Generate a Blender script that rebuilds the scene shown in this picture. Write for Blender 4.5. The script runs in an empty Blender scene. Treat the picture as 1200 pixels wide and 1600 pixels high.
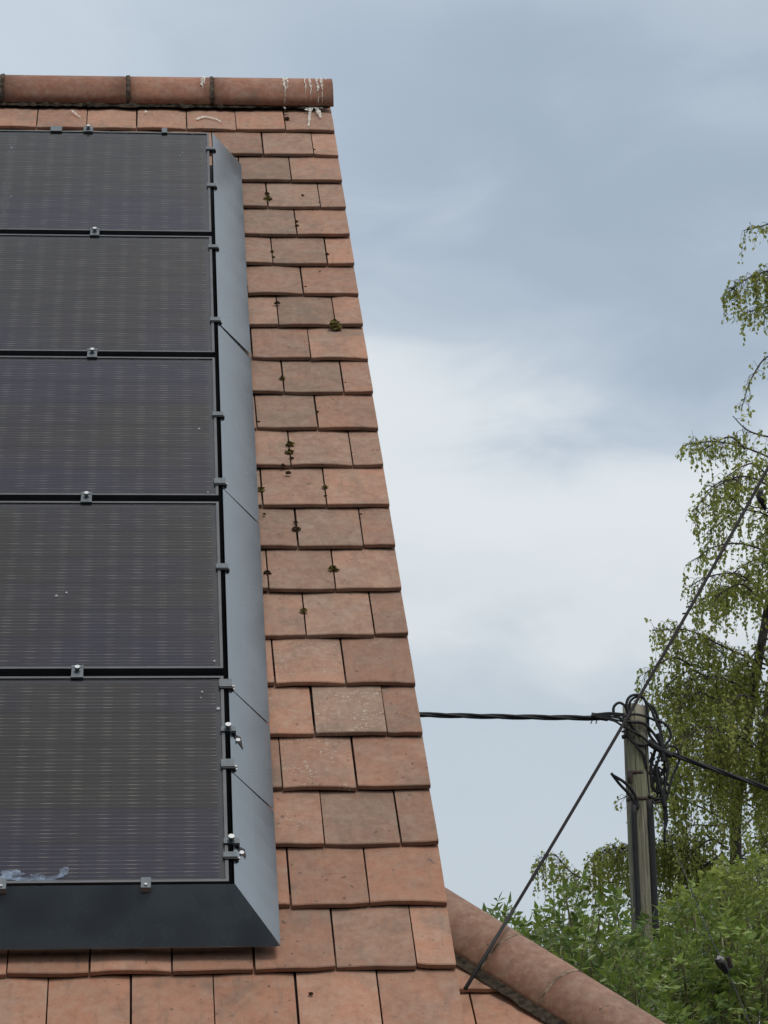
import bpy, bmesh, math, random
import numpy as np
from mathutils import Matrix, Vector

random.seed(7)
rng = np.random.default_rng(11)
sc = bpy.context.scene
COL = sc.collection

# ------------------------------------------------------------------ frame of the place
# X runs along the ridge, Y goes away from the viewer, Z is up; ground at z = 0.
PITCH = math.radians(47.0)
ORIG = Vector((0, 0, 8.2))                                    # verge end of the first course's lower edge
UP = Vector((0, math.cos(PITCH), math.sin(PITCH)))            # up the main slope
OUT = Vector((0, -math.sin(PITCH), math.cos(PITCH)))          # out of the main slope
EX = Vector((1, 0, 0))
CR = ((0.99583324, -0.07768331, -0.0477646), (0.00249956, 0.54683012, -0.83723985), (0.09115868, 0.83363188, 0.54474579))
CT = (-0.22710714, 1.78474852, 11.93776691)
AX = [EX * r[0] + UP * r[1] - OUT * r[2] for r in CR]          # camera right, up, forward
cc = [-sum(CR[i][j] * CT[i] for i in range(3)) for j in range(3)]
CAM = ORIG + EX * cc[0] + UP * cc[1] - OUT * cc[2]
FPX = 4000.0


def at(px, py, s):
    """point at depth s along the view through a pixel of the 1200x1600 photograph"""
    return CAM + s * (AX[0] * ((px - 600) / FPX) + AX[1] * ((800 - py) / FPX) + AX[2])


def px_of(p):
    d = p - CAM
    z = d.dot(AX[2])
    return 600 + FPX * d.dot(AX[0]) / z, 800 - FPX * d.dot(AX[1]) / z, z


# ------------------------------------------------------------------ camera
cam = bpy.data.cameras.new("camera")
cam_o = bpy.data.objects.new("camera", cam)
COL.objects.link(cam_o)
cam.sensor_fit = 'VERTICAL'
cam.sensor_height = 36.0
cam.sensor_width = 27.0
cam.lens = FPX / 1600 * 36.0
cam.clip_start = 0.1
cam.clip_end = 3000
cam_o.matrix_world = Matrix(((AX[0].x, AX[1].x, -AX[2].x, CAM.x), (AX[0].y, AX[1].y, -AX[2].y, CAM.y), (AX[0].z, AX[1].z, -AX[2].z, CAM.z), (0, 0, 0, 1)))
sc.camera = cam_o


# ------------------------------------------------------------------ node helpers
class NT:
    def __init__(self, tree):
        self.t = tree
        self.t.nodes.clear()

    def n(self, typ, **kw):
        nd = self.t.nodes.new(typ)
        for k, v in kw.items():
            if k.startswith('i_'):
                self.put(nd.inputs[k[2:].replace('_', ' ')], v)
            elif k.startswith('x'):
                self.put(nd.inputs[int(k[1:])], v)
            else:
                setattr(nd, k, v)
        return nd

    def put(self, sock, v):
        if isinstance(v, bpy.types.NodeSocket):
            self.t.links.new(v, sock)
        else:
            if isinstance(v, (tuple, list)) and len(v) == 3 and sock.type == 'RGBA':
                v = (*v, 1)
            sock.default_value = v

    def m(self, op, a, b=0.0, c=0.0, clamp=False):
        nd = self.n('ShaderNodeMath', operation=op, use_clamp=clamp)
        for i, v in enumerate((a, b, c)):
            self.put(nd.inputs[i], v)
        return nd.outputs[0]

    def mix(self, f, a, b, mode='MIX'):
        nd = self.n('ShaderNodeMix', data_type='RGBA', blend_type=mode)
        self.put(nd.inputs[0], f); self.put(nd.inputs[6], a); self.put(nd.inputs[7], b)
        return nd.outputs[2]

    def noise(self, vec, scale, detail=3.0, rough=0.55, dist=0.0):
        nd = self.n('ShaderNodeTexNoise')
        if vec is not None:
            self.put(nd.inputs['Vector'], vec)
        self.put(nd.inputs['Scale'], scale); self.put(nd.inputs['Detail'], detail)
        self.put(nd.inputs['Roughness'], rough); self.put(nd.inputs['Distortion'], dist)
        return nd.outputs['Fac']

    def ramp(self, f, lo, hi, a=0.0, b=1.0, smooth=True):
        nd = self.n('ShaderNodeMapRange', interpolation_type='SMOOTHSTEP' if smooth else 'LINEAR')
        for i, v in enumerate((f, lo, hi, a, b)):
            self.put(nd.inputs[i], v)
        return nd.outputs[0]

    def bump(self, h, strength, dist=0.01):
        nd = self.n('ShaderNodeBump')
        self.put(nd.inputs['Height'], h); self.put(nd.inputs['Strength'], strength); self.put(nd.inputs['Distance'], dist)
        return nd.outputs[0]


def srgb(r, g, b):
    f = lambda c: (c / 255) / 12.92 if c / 255 <= 0.04045 else ((c / 255 + 0.055) / 1.055) ** 2.4
    return (f(r), f(g), f(b))


# ------------------------------------------------------------------ sky, sun, exposure
SUN_EL, SUN_AZ = math.radians(62), math.radians(148)          # azimuth clockwise from +Y
world = bpy.data.worlds.new("World")
sc.world = world
world.use_nodes = True
w = NT(world.node_tree)
gen = w.n('ShaderNodeTexCoord').outputs['Generated']
dirv = w.n('ShaderNodeVectorMath', operation='NORMALIZE', x0=gen).outputs[0]
sky = w.n('ShaderNodeTexSky', sky_type='NISHITA', sun_disc=False, sun_elevation=SUN_EL, sun_rotation=SUN_AZ, dust_density=3.0)
sep = w.n('ShaderNodeSeparateXYZ', x0=dirv)
el = w.m('MULTIPLY', w.m('ARCSINE', sep.outputs['Z']), 57.2958)
flat = w.n('ShaderNodeMapping', vector_type='POINT', i_Vector=dirv, i_Scale=(1, 1, 2.0)).outputs[0]
n1 = w.noise(flat, 4.2, 2.0, 0.5, 0.3)
n2 = w.noise(flat, 13.0, 4.0, 0.55, 0.5)
warp = w.m('ADD', w.m('MULTIPLY', w.m('SUBTRACT', n1, 0.5), 9.0), w.m('MULTIPLY', w.m('SUBTRACT', n2, 0.5), 5.0))
tilt = w.m('MULTIPLY', w.m('SUBTRACT', sep.outputs['X'], 0.09), 15.0)
elw = w.m('ADD', w.m('ADD', el, warp), tilt)
cr = w.n('ShaderNodeValToRGB', x0=w.m('DIVIDE', elw, 60.0, clamp=True))
cr.color_ramp.interpolation = 'B_SPLINE'
stops = [(-2, (181, 193, 203)), (7.5, (194, 204, 212)), (10.7, (177, 190, 202)), (12.8, (213, 219, 223)), (16.6, (223, 228, 231)), (18.2, (181, 194, 207)),
         (21.3, (152, 168, 186)), (24, (166, 181, 196)), (31, (204, 213, 221)), (42, (228, 235, 241)), (58, (252, 254, 255))]
els = cr.color_ramp.elements
for i, (e_, c_) in enumerate(stops):
    ee = els[i] if i < 2 else els.new(0.5)
    ee.position = max(0, e_ / 60)
for i, (e_, c_) in enumerate(stops):
    els[i].position = max(0, e_ / 60)
    els[i].color = (*srgb(*c_), 1)
pale = w.m('MULTIPLY', w.ramp(w.m('ADD', sep.outputs['X'], w.m('MULTIPLY', w.m('SUBTRACT', n2, 0.5), 0.12)), 0.15, -0.06), w.ramp(el, 18.0, 23.5))
pale = w.m('MULTIPLY', pale, 0.85)
cloud = w.n('ShaderNodeVectorMath', operation='SCALE', x0=w.mix(pale, cr.outputs[0], srgb(198, 209, 219))); cloud.inputs['Scale'].default_value = 10.0
wcol = w.mix(0.96, sky.outputs[0], cloud.outputs[0])
bg = w.n('ShaderNodeBackground', i_Color=wcol, i_Strength=0.1)
w.t.links.new(bg.outputs[0], w.n('ShaderNodeOutputWorld').inputs[0])

sun = bpy.data.lights.new("sun", 'SUN')
sun.energy = 1.5
sun.angle = math.radians(18)
sun.color = (1.0, 0.96, 0.9)
sun_o = bpy.data.objects.new("sun", sun)
COL.objects.link(sun_o)
sd = Vector((math.sin(SUN_AZ) * math.cos(SUN_EL), math.cos(SUN_AZ) * math.cos(SUN_EL), math.sin(SUN_EL)))
sun_o.rotation_euler = sd.to_track_quat('Z', 'Y').to_euler()
sun_o.location = (0, 0, 40)

sc.view_settings.view_transform = 'Standard'
sc.view_settings.look = 'None'
sc.view_settings.gamma = 1.0
sc.view_settings.exposure = 0.13
sc.view_settings.use_curve_mapping = False
sc.render.engine = 'CYCLES'
sc.cycles.use_denoising = True
sc.cycles.max_bounces = 6
sc.cycles.transparent_max_bounces = 8


# ------------------------------------------------------------------ materials
def mat(name):
    m = bpy.data.materials.new(name)
    m.use_nodes = True
    t = NT(m.node_tree)
    out = t.n('ShaderNodeOutputMaterial')
    b = t.n('ShaderNodeBsdfPrincipled')
    t.t.links.new(b.outputs[0], out.inputs[0])
    return m, t, b, out


def simple(name, col, rough=0.6, metal=0.0, var=0.25, scale=12.0, bump=0.0, coord='Object'):
    m, t, b, o = mat(name)
    v = t.n('ShaderNodeTexCoord').outputs[coord]
    n = t.noise(v, scale, 4.0)
    dark = tuple(c * (1 - var) for c in col); light = tuple(min(1, c * (1 + var)) for c in col)
    t.put(b.inputs['Base Color'], t.mix(t.ramp(n, 0.3, 0.7), dark, light))
    t.put(b.inputs['Roughness'], rough); t.put(b.inputs['Metallic'], metal)
    if rough > 0.9:
        t.put(b.inputs['Specular IOR Level'], 0.1)
    if bump:
        t.put(b.inputs['Normal'], t.bump(n, bump, 0.01))
    return m


def tile_material(name="clay_tile", ca=(0.375, 0.184, 0.118), cb=(0.275, 0.130, 0.084), cw=(0.44, 0.198, 0.115)):
    m, t, b, o = mat(name)
    info = t.n('ShaderNodeObjectInfo')
    sepc = t.n('ShaderNodeSeparateColor', x0=info.outputs['Color'])
    grey, lich, warm = sepc.outputs[0], sepc.outputs[1], sepc.outputs[2]
    off = t.n('ShaderNodeVectorMath', operation='SCALE', x0=(37.0, 91.0, 53.0)); t.put(off.inputs['Scale'], info.outputs['Random'])
    v = t.n('ShaderNodeVectorMath', operation='ADD', x0=t.n('ShaderNodeTexCoord').outputs['Object'], x1=off.outputs[0]).outputs[0]
    big = t.noise(v, 7.0, 3.0, 0.6, 0.4)
    mid = t.noise(v, 38.0, 5.0, 0.65)
    fine = t.noise(v, 240.0, 3.0, 0.6)
    c = t.mix(t.ramp(big, 0.25, 0.75), ca, cb)
    c = t.mix(t.m('MULTIPLY', warm, 0.7), c, cw)
    gf = t.m('ADD', grey, t.m('MULTIPLY', t.m('SUBTRACT', big, 0.5), 0.9), clamp=True)
    gf = t.m('MULTIPLY', gf, t.ramp(mid, 0.2, 0.6, 0.65, 1.0))
    c = t.mix(gf, c, (0.205, 0.152, 0.114))
    c = t.mix(t.ramp(mid, 0.4, 0.78, 0.0, 0.5), c, (0.42, 0.27, 0.19))
    c = t.mix(t.ramp(mid, 0.46, 0.2, 0.0, 0.65), c, (0.15, 0.095, 0.07))
    stv = t.n('ShaderNodeMapping', i_Vector=v, i_Scale=(1, 0.16, 1)).outputs[0]
    c = t.mix(t.ramp(t.noise(stv, 44.0, 3.0, 0.6), 0.52, 0.78, 0.0, 0.45), c, (0.15, 0.105, 0.08))
    c = t.mix(t.ramp(t.noise(v, 5.0, 4.0, 0.65, 0.8), 0.50, 0.72, 0.0, 0.55), c, (0.155, 0.12, 0.09))
    spot = t.ramp(t.noise(v, 85.0, 2.0, 0.7), 0.58, 0.68)
    patch = t.ramp(t.noise(v, 10.0, 2.0), 0.42, 0.62)
    c = t.mix(t.m('MULTIPLY', t.m('MULTIPLY', spot, patch), lich), c, (0.46, 0.41, 0.34))
    black = t.ramp(t.noise(v, 52.0, 1.0, 0.5), 0.725, 0.76)
    c = t.mix(t.m('MULTIPLY', black, 0.7), c, (0.06, 0.045, 0.04))
    c = t.mix(t.ramp(fine, 0.3, 0.7, 0.0, 0.22), c, (0.2, 0.13, 0.1))
    dust = t.ramp(t.noise(v, 14.0, 5.0, 0.7), 0.42, 0.7, 0.0, 0.28)
    c = t.mix(dust, c, (0.40, 0.30, 0.23))
    gain = t.ramp(t.m('FRACT', t.m('MULTIPLY', info.outputs['Random'], 13.7)), 0.0, 1.0, 0.80, 1.14, False)
    gv = t.n('ShaderNodeVectorMath', operation='SCALE', x0=c); t.put(gv.inputs['Scale'], gain)
    c = gv.outputs[0]
    t.put(b.inputs['Base Color'], c)
    t.put(b.inputs['Roughness'], 0.82)
    t.put(b.inputs['Specular IOR Level'], 0.3)
    hgt = t.m('ADD', t.m('MULTIPLY', mid, 0.7), t.m('MULTIPLY', fine, 0.35))
    t.put(b.inputs['Normal'], t.bump(hgt, 0.35, 0.004))
    return m


def cell_material():
    m, t, b, o = mat("solar_cell")
    uv = t.n('ShaderNodeUVMap').outputs[0]
    s = t.n('ShaderNodeSeparateXYZ', x0=uv)
    obj = t.n('ShaderNodeNewGeometry').outputs['Position']
    info = t.n('ShaderNodeObjectInfo')
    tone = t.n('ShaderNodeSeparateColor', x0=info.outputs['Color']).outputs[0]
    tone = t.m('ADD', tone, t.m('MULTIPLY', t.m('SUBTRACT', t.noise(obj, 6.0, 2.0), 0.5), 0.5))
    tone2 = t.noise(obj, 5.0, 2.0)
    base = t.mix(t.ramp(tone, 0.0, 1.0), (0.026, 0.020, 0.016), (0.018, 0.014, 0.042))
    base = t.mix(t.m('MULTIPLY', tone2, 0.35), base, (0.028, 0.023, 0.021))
    # round wires across the cell, with bright reflections painted in near its ends
    fr = t.m('FRACT', t.m('MULTIPLY', s.outputs['Y'], 9.0))
    line = t.ramp(t.m('ABSOLUTE', t.m('SUBTRACT', fr, 0.5)), 0.15, 0.05)
    ends = t.ramp(t.m('ABSOLUTE', t.m('SUBTRACT', s.outputs['X'], 0.5)), 0.24, 0.46, 0.34, 1.0)
    mp = t.n('ShaderNodeMapping', i_Vector=obj, i_Scale=(9, 60, 60)).outputs[0]
    brk = t.ramp(t.noise(mp, 1.0, 1.0, 0.5), 0.35, 0.65, 0.25, 1.0)
    f = t.m('MULTIPLY', t.m('MULTIPLY', line, ends), brk)
    f = t.m('MULTIPLY', f, t.ramp(t.m('ABSOLUTE', t.m('SUBTRACT', s.outputs['Y'], 0.5)), 0.46, 0.43))
    t.put(b.inputs['Base Color'], t.mix(t.m('MULTIPLY', f, 0.50), base, (0.42, 0.40, 0.33)))
    t.put(b.inputs['Roughness'], 0.5)
    t.put(b.inputs['Specular IOR Level'], 0.2)
    return m


def glass_material():
    m, t, b, o = mat("panel_glass")
    t.t.nodes.remove(b)
    fr = t.n('ShaderNodeFresnel', i_IOR=1.43)
    pos = t.n('ShaderNodeNewGeometry').outputs['Position']
    gl = t.n('ShaderNodeBsdfGlossy', i_Color=(0.78, 0.78, 0.81), i_Roughness=0.16)
    dirt = t.n('ShaderNodeBsdfDiffuse', i_Color=(0.30, 0.28, 0.25))
    tr = t.n('ShaderNodeBsdfTransparent', i_Color=(0.93, 0.93, 0.93))
    d = t.ramp(t.noise(pos, 9.0, 3.0, 0.6), 0.3, 0.8, 0.004, 0.03)
    m1 = t.n('ShaderNodeMixShader', x0=d, x1=tr.outputs[0], x2=dirt.outputs[0])
    m2 = t.n('ShaderNodeMixShader', x0=fr.outputs[0], x1=m1.outputs[0], x2=gl.outputs[0])
    t.t.links.new(m2.outputs[0], o.inputs[0])
    return m


def skirt_material():
    m, t, b, o = mat("anthracite_sheet")
    pos = t.n('ShaderNodeNewGeometry').outputs['Position']
    n = t.noise(pos, 5.0, 3.0)
    f = t.noise(pos, 90.0, 4.0, 0.7)
    c = t.mix(n, (0.019, 0.022, 0.028), (0.025, 0.029, 0.035))
    c = t.mix(t.ramp(f, 0.62, 0.8, 0, 0.15), c, (0.08, 0.085, 0.09))
    t.put(b.inputs['Base Color'], c)
    t.put(b.inputs['Roughness'], t.ramp(n, 0.3, 0.7, 0.24, 0.29))
    t.put(b.inputs['IOR'], 3.7)
    t.put(b.inputs['Specular Tint'], (0.84, 0.93, 1.0, 1))
    t.put(b.inputs['Normal'], t.bump(t.noise(pos, 3.0, 1.0), 0.12, 0.02))
    return m


def wood_material():
    m, t, b, o = mat("weathered_pole_wood")
    v = t.n('ShaderNodeTexCoord').outputs['Object']
    st = t.n('ShaderNodeMapping', i_Vector=v, i_Scale=(1, 1, 0.05)).outputs[0]
    g = t.noise(st, 34.0, 5.0, 0.65)
    p = t.noise(v, 2.2, 3.0)
    c = t.mix(t.ramp(g, 0.3, 0.7), (0.115, 0.105, 0.075), (0.285, 0.265, 0.20))
    c = t.mix(t.ramp(p, 0.4, 0.65, 0.0, 0.45), c, (0.15, 0.17, 0.075))
    c = t.mix(t.ramp(t.noise(v, 30.0, 2.0), 0.68, 0.74, 0.0, 0.8), c, (0.03, 0.025, 0.02))
    ck = t.n('ShaderNodeMapping', i_Vector=v, i_Scale=(1, 1, 0.03)).outputs[0]
    c = t.mix(t.ramp(t.noise(ck, 60.0, 2.0, 0.5), 0.58, 0.64, 0.0, 0.75), c, (0.035, 0.03, 0.024))
    t.put(b.inputs['Base Color'], c); t.put(b.inputs['Roughness'], 0.9)
    t.put(b.inputs['Normal'], t.bump(g, 0.5, 0.01))
    return m


def leaf_material(name, dark, light, yellow, gloss=0.45, thru=0.5):
    m, t, b, o = mat(name)
    a = t.n('ShaderNodeAttribute', attribute_name='tint')
    c = t.mix(a.outputs['Fac'], dark, light)
    c = t.mix(t.ramp(a.outputs['Fac'], 0.86, 1.0, 0, 0.7), c, yellow)
    t.put(b.inputs['Base Color'], c); t.put(b.inputs['Roughness'], gloss)
    tl = t.n('ShaderNodeBsdfTranslucent', i_Color=t.mix(0.35, c, yellow))
    mx = t.n('ShaderNodeMixShader', x0=thru, x1=b.outputs[0], x2=tl.outputs[0])
    t.t.links.new(mx.outputs[0], o.inputs[0])
    return m


M_TILE = tile_material()
M_RIDGE = tile_material('ridge_clay', (0.30, 0.125, 0.075), (0.235, 0.094, 0.056), (0.33, 0.13, 0.075))
M_HIP = tile_material('hip_clay', (0.24, 0.123, 0.084), (0.20, 0.10, 0.07), (0.26, 0.125, 0.082))
M_CELL = cell_material()
M_GLASS = glass_material()
M_SKIRT = skirt_material()
M_WOOD = wood_material()
M_MORTAR = simple("shade_darkened_mortar", (0.046, 0.037, 0.028), 0.95, var=0.5, scale=40, bump=0.8)  # mortar darkened to carry the shade of the recess under the hip tiles
M_PALEMORTAR = simple("pale_mortar", (0.40, 0.34, 0.27), 0.95, var=0.4, scale=60, bump=0.8)
M_RJOINT = simple("ridge_joint_mortar", (0.075, 0.06, 0.046), 0.95, var=0.6, scale=50, bump=0.8)
M_HIPJOINT = simple("hip_joint_mortar", (0.20, 0.155, 0.115), 0.95, var=0.8, scale=30, bump=0.8)
M_UNDER = simple("roofing_underlay", (0.03, 0.026, 0.024), 0.95)
M_FRAME = simple("anodised_frame", (0.10, 0.102, 0.107), 0.45, 0.5, 0.1)
M_BACK = simple("panel_backsheet", (0.022, 0.022, 0.026), 0.6)
M_CLIP = simple("clip_metal", (0.12, 0.135, 0.145), 0.42, 0.45, 0.12, 60)
M_STEEL = simple("stainless_bolt", (0.62, 0.62, 0.61), 0.35, 0.75, 0.06, 90)
M_SCREW = simple("dull_screw", (0.45, 0.45, 0.44), 0.4, 0.6, 0.1, 90)
M_BLACK = simple("black_part_and_shade", (0.012, 0.012, 0.014), 0.6)  # plain black for small parts and for painted shade in gaps
M_CABLE = simple("black_cable", (0.010, 0.010, 0.011), 0.75, var=0.3)
M_CABLE2 = simple("brown_black_cable", (0.012, 0.008, 0.009), 0.9, var=0.3)
M_IRON = simple("rusted_iron", (0.045, 0.032, 0.026), 0.8, 0.2, 0.4, 30)
M_MOSS = simple("moss", (0.13, 0.105, 0.035), 1.0, var=0.5, scale=120, bump=0.9)
M_MOSS2 = simple("dead_moss", (0.075, 0.05, 0.03), 1.0, var=0.5, scale=120, bump=0.9)
M_WHITE = simple("bird_dropping", (0.50, 0.45, 0.39), 0.9, var=0.35, scale=120)
def thin_white(name, col, lo, hi, scale=90.0):
    m, t, b, o = mat(name)
    v = t.n('ShaderNodeNewGeometry').outputs['Position']
    t.put(b.inputs['Base Color'], col); t.put(b.inputs['Roughness'], 0.9)
    a = t.ramp(t.noise(v, scale, 4.0, 0.7), lo, hi)
    tr_ = t.n('ShaderNodeBsdfTransparent')
    t.t.links.new(t.n('ShaderNodeMixShader', x0=a, x1=tr_.outputs[0], x2=b.outputs[0]).outputs[0], o.inputs[0])
    return m


M_WHITE = thin_white("bird_dropping", (0.62, 0.58, 0.52), 0.32, 0.62)
M_WALL = simple("cream_render", (0.55, 0.5, 0.42), 0.9, var=0.08, scale=3, bump=0.2)
M_BARK = simple("birch_bark", (0.09, 0.078, 0.068), 0.9, var=0.6, scale=6, bump=0.4)
M_TWIG = simple("twig_bark", (0.045, 0.034, 0.028), 0.85, var=0.3)
M_STEM = simple("pale_stem", (0.17, 0.165, 0.075), 0.8, var=0.4)
M_BIRD = simple("black_plumage", (0.012, 0.011, 0.012), 0.55, var=0.4, scale=30)
M_BEAK = simple("beak_horn", (0.09, 0.07, 0.04), 0.5)
M_LEAF_BIRCH = leaf_material("birch_leaf", (0.18, 0.225, 0.042), (0.38, 0.42, 0.09), (0.48, 0.48, 0.15), 0.45, 0.68)
M_LEAF_ELDER = leaf_material("elder_leaf", (0.04, 0.09, 0.012), (0.23, 0.32, 0.05), (0.32, 0.38, 0.11), 0.36, 0.36)
M_LEAF_LIME = leaf_material("hazel_leaf", (0.12, 0.17, 0.026), (0.29, 0.35, 0.06), (0.36, 0.40, 0.11))


# ------------------------------------------------------------------ object helpers
WM = {}


def link(o, parent=None, world=None):
    COL.objects.link(o)
    world = world or Matrix()
    if parent is not None:
        o.parent = parent
        o.matrix_basis = WM[parent.name].inverted() @ world
    else:
        o.matrix_basis = world
    WM[o.name] = world
    return o


def thing(name, loc, label, cat, group=None, kind=None):
    o = bpy.data.objects.new(name, None)
    o.empty_display_size = 0.2
    link(o, None, Matrix.Translation(loc))
    tag(o, label, cat, group, kind)
    return o


def tag(o, label=None, cat=None, group=None, kind=None):
    for k, v in (('label', label), ('category', cat), ('group', group), ('kind', kind)):
        if v:
            o[k] = v
    return o


def mesh(name, verts, faces, m, smooth=False):
    me = bpy.data.meshes.new(name)
    me.from_pydata([tuple(v) for v in verts], [], faces)
    me.materials.append(m)
    if smooth:
        me.polygons.foreach_set('use_smooth', [True] * len(me.polygons))
    me.update()
    return me


def ob(name, me, parent=None, world=None):
    return link(bpy.data.objects.new(name, me), parent, world)


class MB:
    """collects shapes into one mesh"""
    def __init__(self):
        self.v = []; self.f = []

    def add(self, vs, fs):
        b = len(self.v)
        self.v += [Vector(p) for p in vs]
        self.f += [tuple(b + i for i in f) for f in fs]
        return self

    def hexa(self, p):
        """p: 8 corners, bottom loop of four then top loop of four"""
        return self.add(p, [(3, 2, 1, 0), (4, 5, 6, 7), (0, 1, 5, 4), (1, 2, 6, 5), (2, 3, 7, 6), (3, 0, 4, 7)])

    def box(self, fn, x0, x1, y0, y1, z0, z1):
        return self.hexa([fn(x0, y0, z0), fn(x1, y0, z0), fn(x1, y1, z0), fn(x0, y1, z0), fn(x0, y0, z1), fn(x1, y0, z1), fn(x1, y1, z1), fn(x0, y1, z1)])

    def tube(self, pts, rad, seg=8, cap=True):
        pts = [Vector(p) for p in pts]
        n = len(pts)
        rads = rad if isinstance(rad, (list, tuple)) else [rad] * n
        b = len(self.v)
        ref = None
        for i, p in enumerate(pts):
            d = (pts[min(i + 1, n - 1)] - pts[max(i - 1, 0)])
            d = d.normalized() if d.length > 1e-9 else Vector((0, 0, 1))
            if ref is None:
                ref = d.orthogonal().normalized()
            ref = (ref - d * ref.dot(d))
            ref = ref.normalized() if ref.length > 1e-6 else d.orthogonal().normalized()
            s = d.cross(ref)
            for k in range(seg):
                a = 2 * math.pi * k / seg
                self.v.append(p + (ref * math.cos(a) + s * math.sin(a)) * rads[i])
        for i in range(n - 1):
            for k in range(seg):
                k2 = (k + 1) % seg
                self.f.append((b + i * seg + k, b + i * seg + k2, b + (i + 1) * seg + k2, b + (i + 1) * seg + k))
        if cap:
            self.f.append(tuple(b + k for k in reversed(range(seg))))
            self.f.append(tuple(b + (n - 1) * seg + k for k in range(seg)))
        return self

    def build(self, name, m, parent=None, smooth=False):
        return ob(name, mesh(name, self.v, self.f, m, smooth), parent)


def spline(pts, sub=6):
    """Catmull-Rom through points (Vectors)"""
    P = [Vector(p) for p in pts]
    P = [P[0] * 2 - P[1]] + P + [P[-1] * 2 - P[-2]]
    out = []
    for i in range(1, len(P) - 2):
        for k in range(sub):
            t = k / sub
            a, b, c, d = P[i - 1], P[i], P[i + 1], P[i + 2]
            out.append(0.5 * ((2 * b) + (c - a) * t + (2 * a - 5 * b + 4 * c - d) * t * t + (3 * b - a - 3 * c + d) * t ** 3))
    out.append(P[-2])
    return out


def pw(u, v, h=0.0):
    return ORIG + EX * u + UP * v + OUT * h


# ------------------------------------------------------------------ ground
g_m, t, b, o_ = mat("gravel_yard")
pos = t.n('ShaderNodeNewGeometry').outputs['Position']
t.put(b.inputs['Base Color'], t.mix(t.noise(pos, 1.5, 6.0), (0.03, 0.029, 0.027), (0.065, 0.06, 0.056)))
t.put(b.inputs['Roughness'], 0.95)
gr = ob('ground', mesh('ground', [(-900, -900, 0), (900, -900, 0), (900, 900, 0), (-900, 900, 0)], [(0, 1, 2, 3)], g_m))
tag(gr, 'flat grey gravel ground around the house', kind='structure')
# unseen belt of dark trees added behind the viewer to darken the skirt's reflection
tbr = random.Random(77)
V = []; F = []
nbx, nbz = 90, 16
for i in range(nbx + 1):
    a = math.radians(-110 + 220 * i / nbx)
    hgt = 13 + 2.5 * math.sin(i * .9) + 1.5 * math.sin(i * 2.3) + tbr.uniform(-1, 1)
    for k in range(nbz + 1):
        rr = 21 + 2.2 * math.sin(k * .5) + tbr.uniform(-.9, .9) + (2.5 * (k / nbz) ** 3)
        V.append((CAM.x + math.sin(a) * rr, CAM.y + 2 - math.cos(a) * rr, hgt * k / nbz))
for i in range(nbx):
    for k in range(nbz):
        q = i * (nbz + 1) + k
        F.append((q, q + nbz + 1, q + nbz + 2, q + 1))
belt = ob('added_tree_belt', mesh('added_tree_belt', V, F, simple('added_belt_dark', (0.022, 0.026, 0.016), 0.95, var=0.5, scale=2.5, bump=1.0)))
tag(belt, 'added unseen belt of dark trees behind the viewer, darkening the metal skirt reflection', 'trees', kind='stuff')

# ------------------------------------------------------------------ house: body
TW, TG = 0.23046, 0.26712                                     # tile cover width and gauge
house = thing('house', (-4, 2, 0), 'house with orange clay tiled roofs carrying the black solar panels', 'house')
APEX_V = 0.446
NROW = 26
ROOF_L = -9.2
EAVE_V = -(NROW - 1) * TG


def wy(v, h=0.0):
    p = pw(0, v, h)
    return p.y, p.z


ya, za = wy(APEX_V, -0.04)
ye, ze = wy(EAVE_V, -0.04)
yb = 2 * ya - ye
GX = -0.06                                                     # gable wall face
mb = MB()
mb.add([(GX, ye + .25, 0), (GX, yb - .25, 0), (GX, yb - .25, ze + .2), (GX, ya, za - .08), (GX, ye + .25, ze + .2)], [(0, 1, 2, 3, 4)])
mb.add([(ROOF_L + .1, ye + .25, 0), (GX, ye + .25, 0), (GX, ye + .25, ze + .2), (ROOF_L + .1, ye + .25, ze + .2)], [(0, 1, 2, 3)])
mb.add([(ROOF_L + .1, yb - .25, 0), (GX, yb - .25, 0), (GX, yb - .25, ze + .2), (ROOF_L + .1, yb - .25, ze + .2)], [(3, 2, 1, 0)])
mb.add([(ROOF_L + .1, ye + .25, 0), (ROOF_L + .1, yb - .25, 0), (ROOF_L + .1, yb - .25, ze + .2), (ROOF_L + .1, ya, za - .08), (ROOF_L + .1, ye + .25, ze + .2)], [(4, 3, 2, 1, 0)])
mb.build('wall', M_WALL, house)
mb = MB()
mb.add([pw(ROOF_L, EAVE_V, -.034), pw(-.012, EAVE_V, -.034), pw(-.012, APEX_V, -.034), pw(ROOF_L, APEX_V, -.034)], [(0, 1, 2, 3)])
slope = mb.build('roof_slope', M_UNDER, house)
slope['label'] = 'steep main roof slope of orange and greyed clay tiles'
A_, B_ = pw(ROOF_L, APEX_V, -.034), pw(0, APEX_V, -.034)
back = MB().add([A_, B_, Vector((0, yb, ze)), Vector((ROOF_L, yb, ze))], [(0, 1, 2, 3)]).build('roof_slope', simple("back_tiles", (0.3, 0.15, 0.1), 0.9, scale=9), house)


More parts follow.
